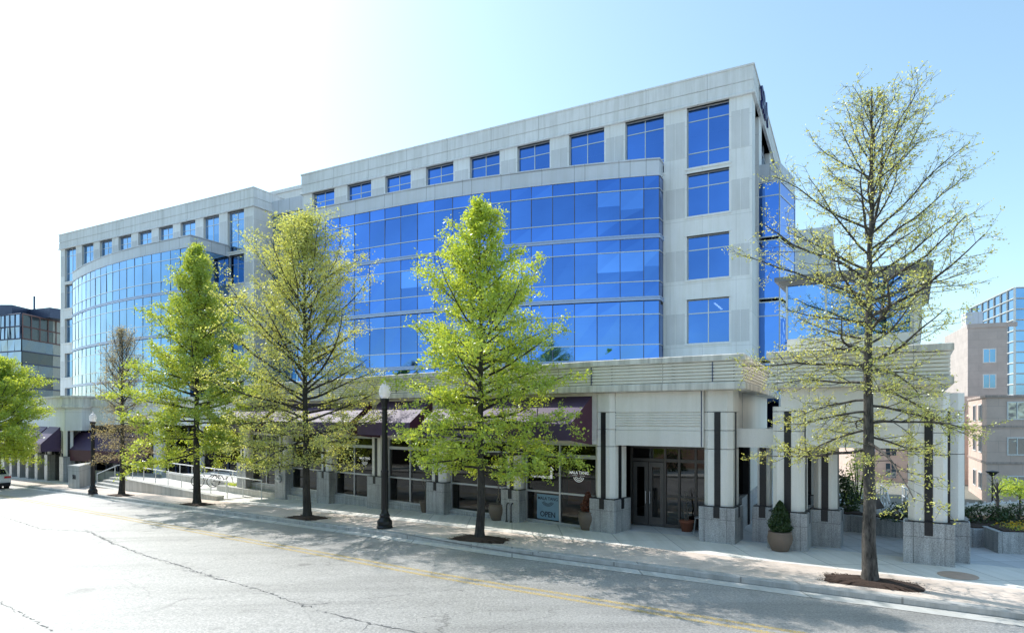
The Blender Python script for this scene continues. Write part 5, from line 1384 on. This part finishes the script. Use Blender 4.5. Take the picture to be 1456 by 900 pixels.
for k in range(14):
    z = kt-2.0*k
    fm_.tube([(*G1(0, -.12), z), (*G1(LLn, -.12), z)], .14, 4); fm_.tube([(*G2(0, -.12), z), (*G2(22, -.12), z)], .13, 4)
fm_.build('white_frame', M['whitemetal'], gbk)
# dark glass office at the far left
ox, oy = at(31, 594, 120)[:2]; ot = CAMZ+(594-446)/900*120
dg = thing('dark_glass_office', 'dark mirrored glass office with red window frames', 'office building', (ox-5, oy+10, -4))
e1 = at(-60, 594, 128)[:2]; e2 = at(105, 594, 135)[:2]
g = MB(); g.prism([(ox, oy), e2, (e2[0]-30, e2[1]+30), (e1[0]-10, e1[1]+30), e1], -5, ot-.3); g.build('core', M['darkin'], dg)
gf, gs, fd, red = MB(), MB(), MB(), MB(); gmi = []
nv = unit(e1[0]-ox, e1[1]-oy); n1 = math.hypot(e1[0]-ox, e1[1]-oy); mv2 = unit(e2[0]-ox, e2[1]-oy); n2 = math.hypot(e2[0]-ox, e2[1]-oy)
FA = lambda p, q=0: (ox+nv[0]*p-nv[1]*q*-1*-1, oy+nv[1]*p+nv[0]*q); FB = lambda p, q=0: (ox+mv2[0]*p+mv2[1]*q, oy+mv2[1]*p-mv2[0]*q)
if FA(0, 1)[1] > oy: _fa = FA; FA = lambda p, q=0: _fa(p, -q)
rw_ = random.Random(4)
zz = ot; k = 0
while zz > -4:
    h = 2.35
    for FF, nL, tgt in ((FA, n1, gf), (FB, n2, gs)):
        p = 0
        while p < nL:
            q = min(p+2.1, nL); t = [rw_.gauss(0, .03) for _ in range(4)]
            pts_ = [(*FF(p, .1+t[0]), zz-h), (*FF(q, .1+t[1]), zz-h), (*FF(q, .1+t[2]), zz), (*FF(p, .1+t[3]), zz)]
            if FF is FB:
                fr_ = p/nL; gmi.append(2 if .55 < fr_ < .76 and rw_.random() < .85 else (1 if k % 2 == 0 and k > 0 else 0))
            tgt.quad(*(pts_ if FF is FB else pts_[::-1])); p = q
        (red if k < 3 and FF is FB else fd).tube([(*FF(0, .16), zz), (*FF(nL, .16), zz)], .12, 4)
    zz -= h; k += 1
for k in range(8): red.tube([(*FB(n2*k/6.5, .16), ot-4.7), (*FB(n2*k/6.5, .16), ot)], .12, 4)
for k in range(10): fd.tube([(*FA(1.6*k+.3, .16), ot-4.7), (*FA(1.6*k+.3, .16), ot)], .09, 4)
gf.build('front_glass', M['slate'], dg); fg_ = gs.build('flank_glass', plain('dark_pane', (.055, .07, .085), .12, .2), dg); fg_.data.materials.append(plain('blue_pane', (.16, .21, .27), .12, .3)); fg_.data.materials.append(plain('beige_reflection_pane', (.36, .35, .32), .25)); fg_.data.polygons.foreach_set('material_index', gmi); fd.build('spandrel_line', M['mull'], dg); red.build('red_frame', plain('red_frame', (.20, .10, .095), .5), dg)  # beige panes stand in for a reflection on the dark glass
g = MB(); g.prism([FB(3, -4), FB(n2, -4), FB(n2, -10), FB(3, -10)], ot, ot+2.2); g.tube([(*FB(9, -4), ot), (*FB(9, -4), ot+5)], .2, 6); g.prism([FA(0, -5), FA(n1, -5), FA(n1, -9), FA(0, -9)], ot, ot+2.); g.build('roof_plant', M['mull'], dg)

# ------------------------------------------------------------------ across the street (seen only in the glass)
op = thing('brick_building', 'red brick office across the street', 'building', (*S(25, -25), -1))
g = MB(); g.prism([S(-28, -24), S(11, -24), S(11, -40), S(-28, -40)], -1.5, 6); g.build('wall', M['redbrick'], op); g = MB(); g.prism([S(12.5, -24), S(70, -24), S(70, -36), S(12.5, -36)], -3, 4.5); g.build('dark_reflection_wall', plain('dark_reflection_paint', (.05, .04, .035), .9), op)  # second, unseen wall is coloured dark to darken the shop glass reflections
g = MB(); 
for k in range(16):
    for z in (.8,): a, b = S(14+3.4*k, -23.95), S(16+3.4*k, -23.95); g.quad((*a, z), (*b, z), (*b, z+1.8), (*a, z+1.8))
g.build('window', M['carglass'], op)
for i, (t_, n_, lb) in enumerate(((8, -16, 'leafy street tree across the road nearest the camera'), (17, -16.2, 'leafy street tree across the road, second along'), (27, -16, 'leafy street tree across the road, third along'), (38, -16, 'leafy street tree across the road, fourth along'), (51, -16, 'leafy street tree across the road, fifth along'))):
    x, y = S(t_, n_); dup(T4 if i % 2 else T2, (x, y, sw(x, y)), 1.3*i+.5, lb)
for i in range(7):
    x, y = S(-6+4.2*i, -17.2); bush('far_hedge', 'round shrub across the road', 'shrub', (x, y), 1.1, .9, 1.2, .4*i, L_dark if i % 3 else L_green, 900, .16, 200+i, group='round shrubs across the road')
xk, yk = S(17, -12); car('dark parked car across the road', (xk, yk, gz(xk, yk)), ang, plain('dark_car_paint', (.03, .03, .035), .2))

# ------------------------------------------------------------------ light, sky, camera
w = bpy.data.worlds.new('World'); SC.world = w; w.use_nodes = True; nt = w.node_tree
sky = nt.nodes.new('ShaderNodeTexSky'); sky.sky_type = 'NISHITA'; sky.sun_disc = False
SUNH = unit(-.72, .694); EL = R(43)
sky.sun_elevation = EL; sky.sun_rotation = math.atan2(SUNH[0], SUNH[1])
sky.air_density = 1.0; sky.dust_density = 1.2; sky.ozone_density = 1.5; sky.altitude = 50
bgn = nt.nodes['Background']; gm = nt.nodes.new('ShaderNodeGamma'); gm.inputs[1].default_value = .8; nt.links.new(mixc(nt, 1., sky.outputs[0], (.90, 1.10, 1.06), 'MULTIPLY'), gm.inputs[0]); nt.links.new(gm.outputs[0], bgn.inputs[0]); bgn.inputs[1].default_value = .335
sun = bpy.data.lights.new('sun', 'SUN'); sun.energy = 5; sun.angle = R(.53); sun.color = (1, .97, .92)
so = bpy.data.objects.new('sun', sun); COL.objects.link(so)
dvec = Vector((SUNH[0]*math.cos(EL), SUNH[1]*math.cos(EL), math.sin(EL)))
so.rotation_euler = dvec.to_track_quat('Z', 'Y').to_euler(); so.location = (0, 0, 60)
cam = bpy.data.cameras.new('camera'); co = bpy.data.objects.new('camera', cam); COL.objects.link(co)
cam.sensor_fit = 'HORIZONTAL'; cam.sensor_width = 36; cam.lens = 36*900/1456; cam.shift_y = (594-450)/1456
co.location = (0, 0, CAMZ); co.rotation_euler = (R(90), 0, 0); cam.clip_start = .1; cam.clip_end = 4000
SC.camera = co
SC.view_settings.view_transform = 'Standard'; SC.view_settings.look = 'None'; SC.view_settings.exposure = 0
try:
    SC.cycles.max_bounces = 8; SC.cycles.transparent_max_bounces = 12; SC.cycles.caustics_reflective = False; SC.cycles.caustics_refractive = False; SC.cycles.sample_clamp_indirect = 6
    SC.cycles.use_denoising = True
except Exception: pass
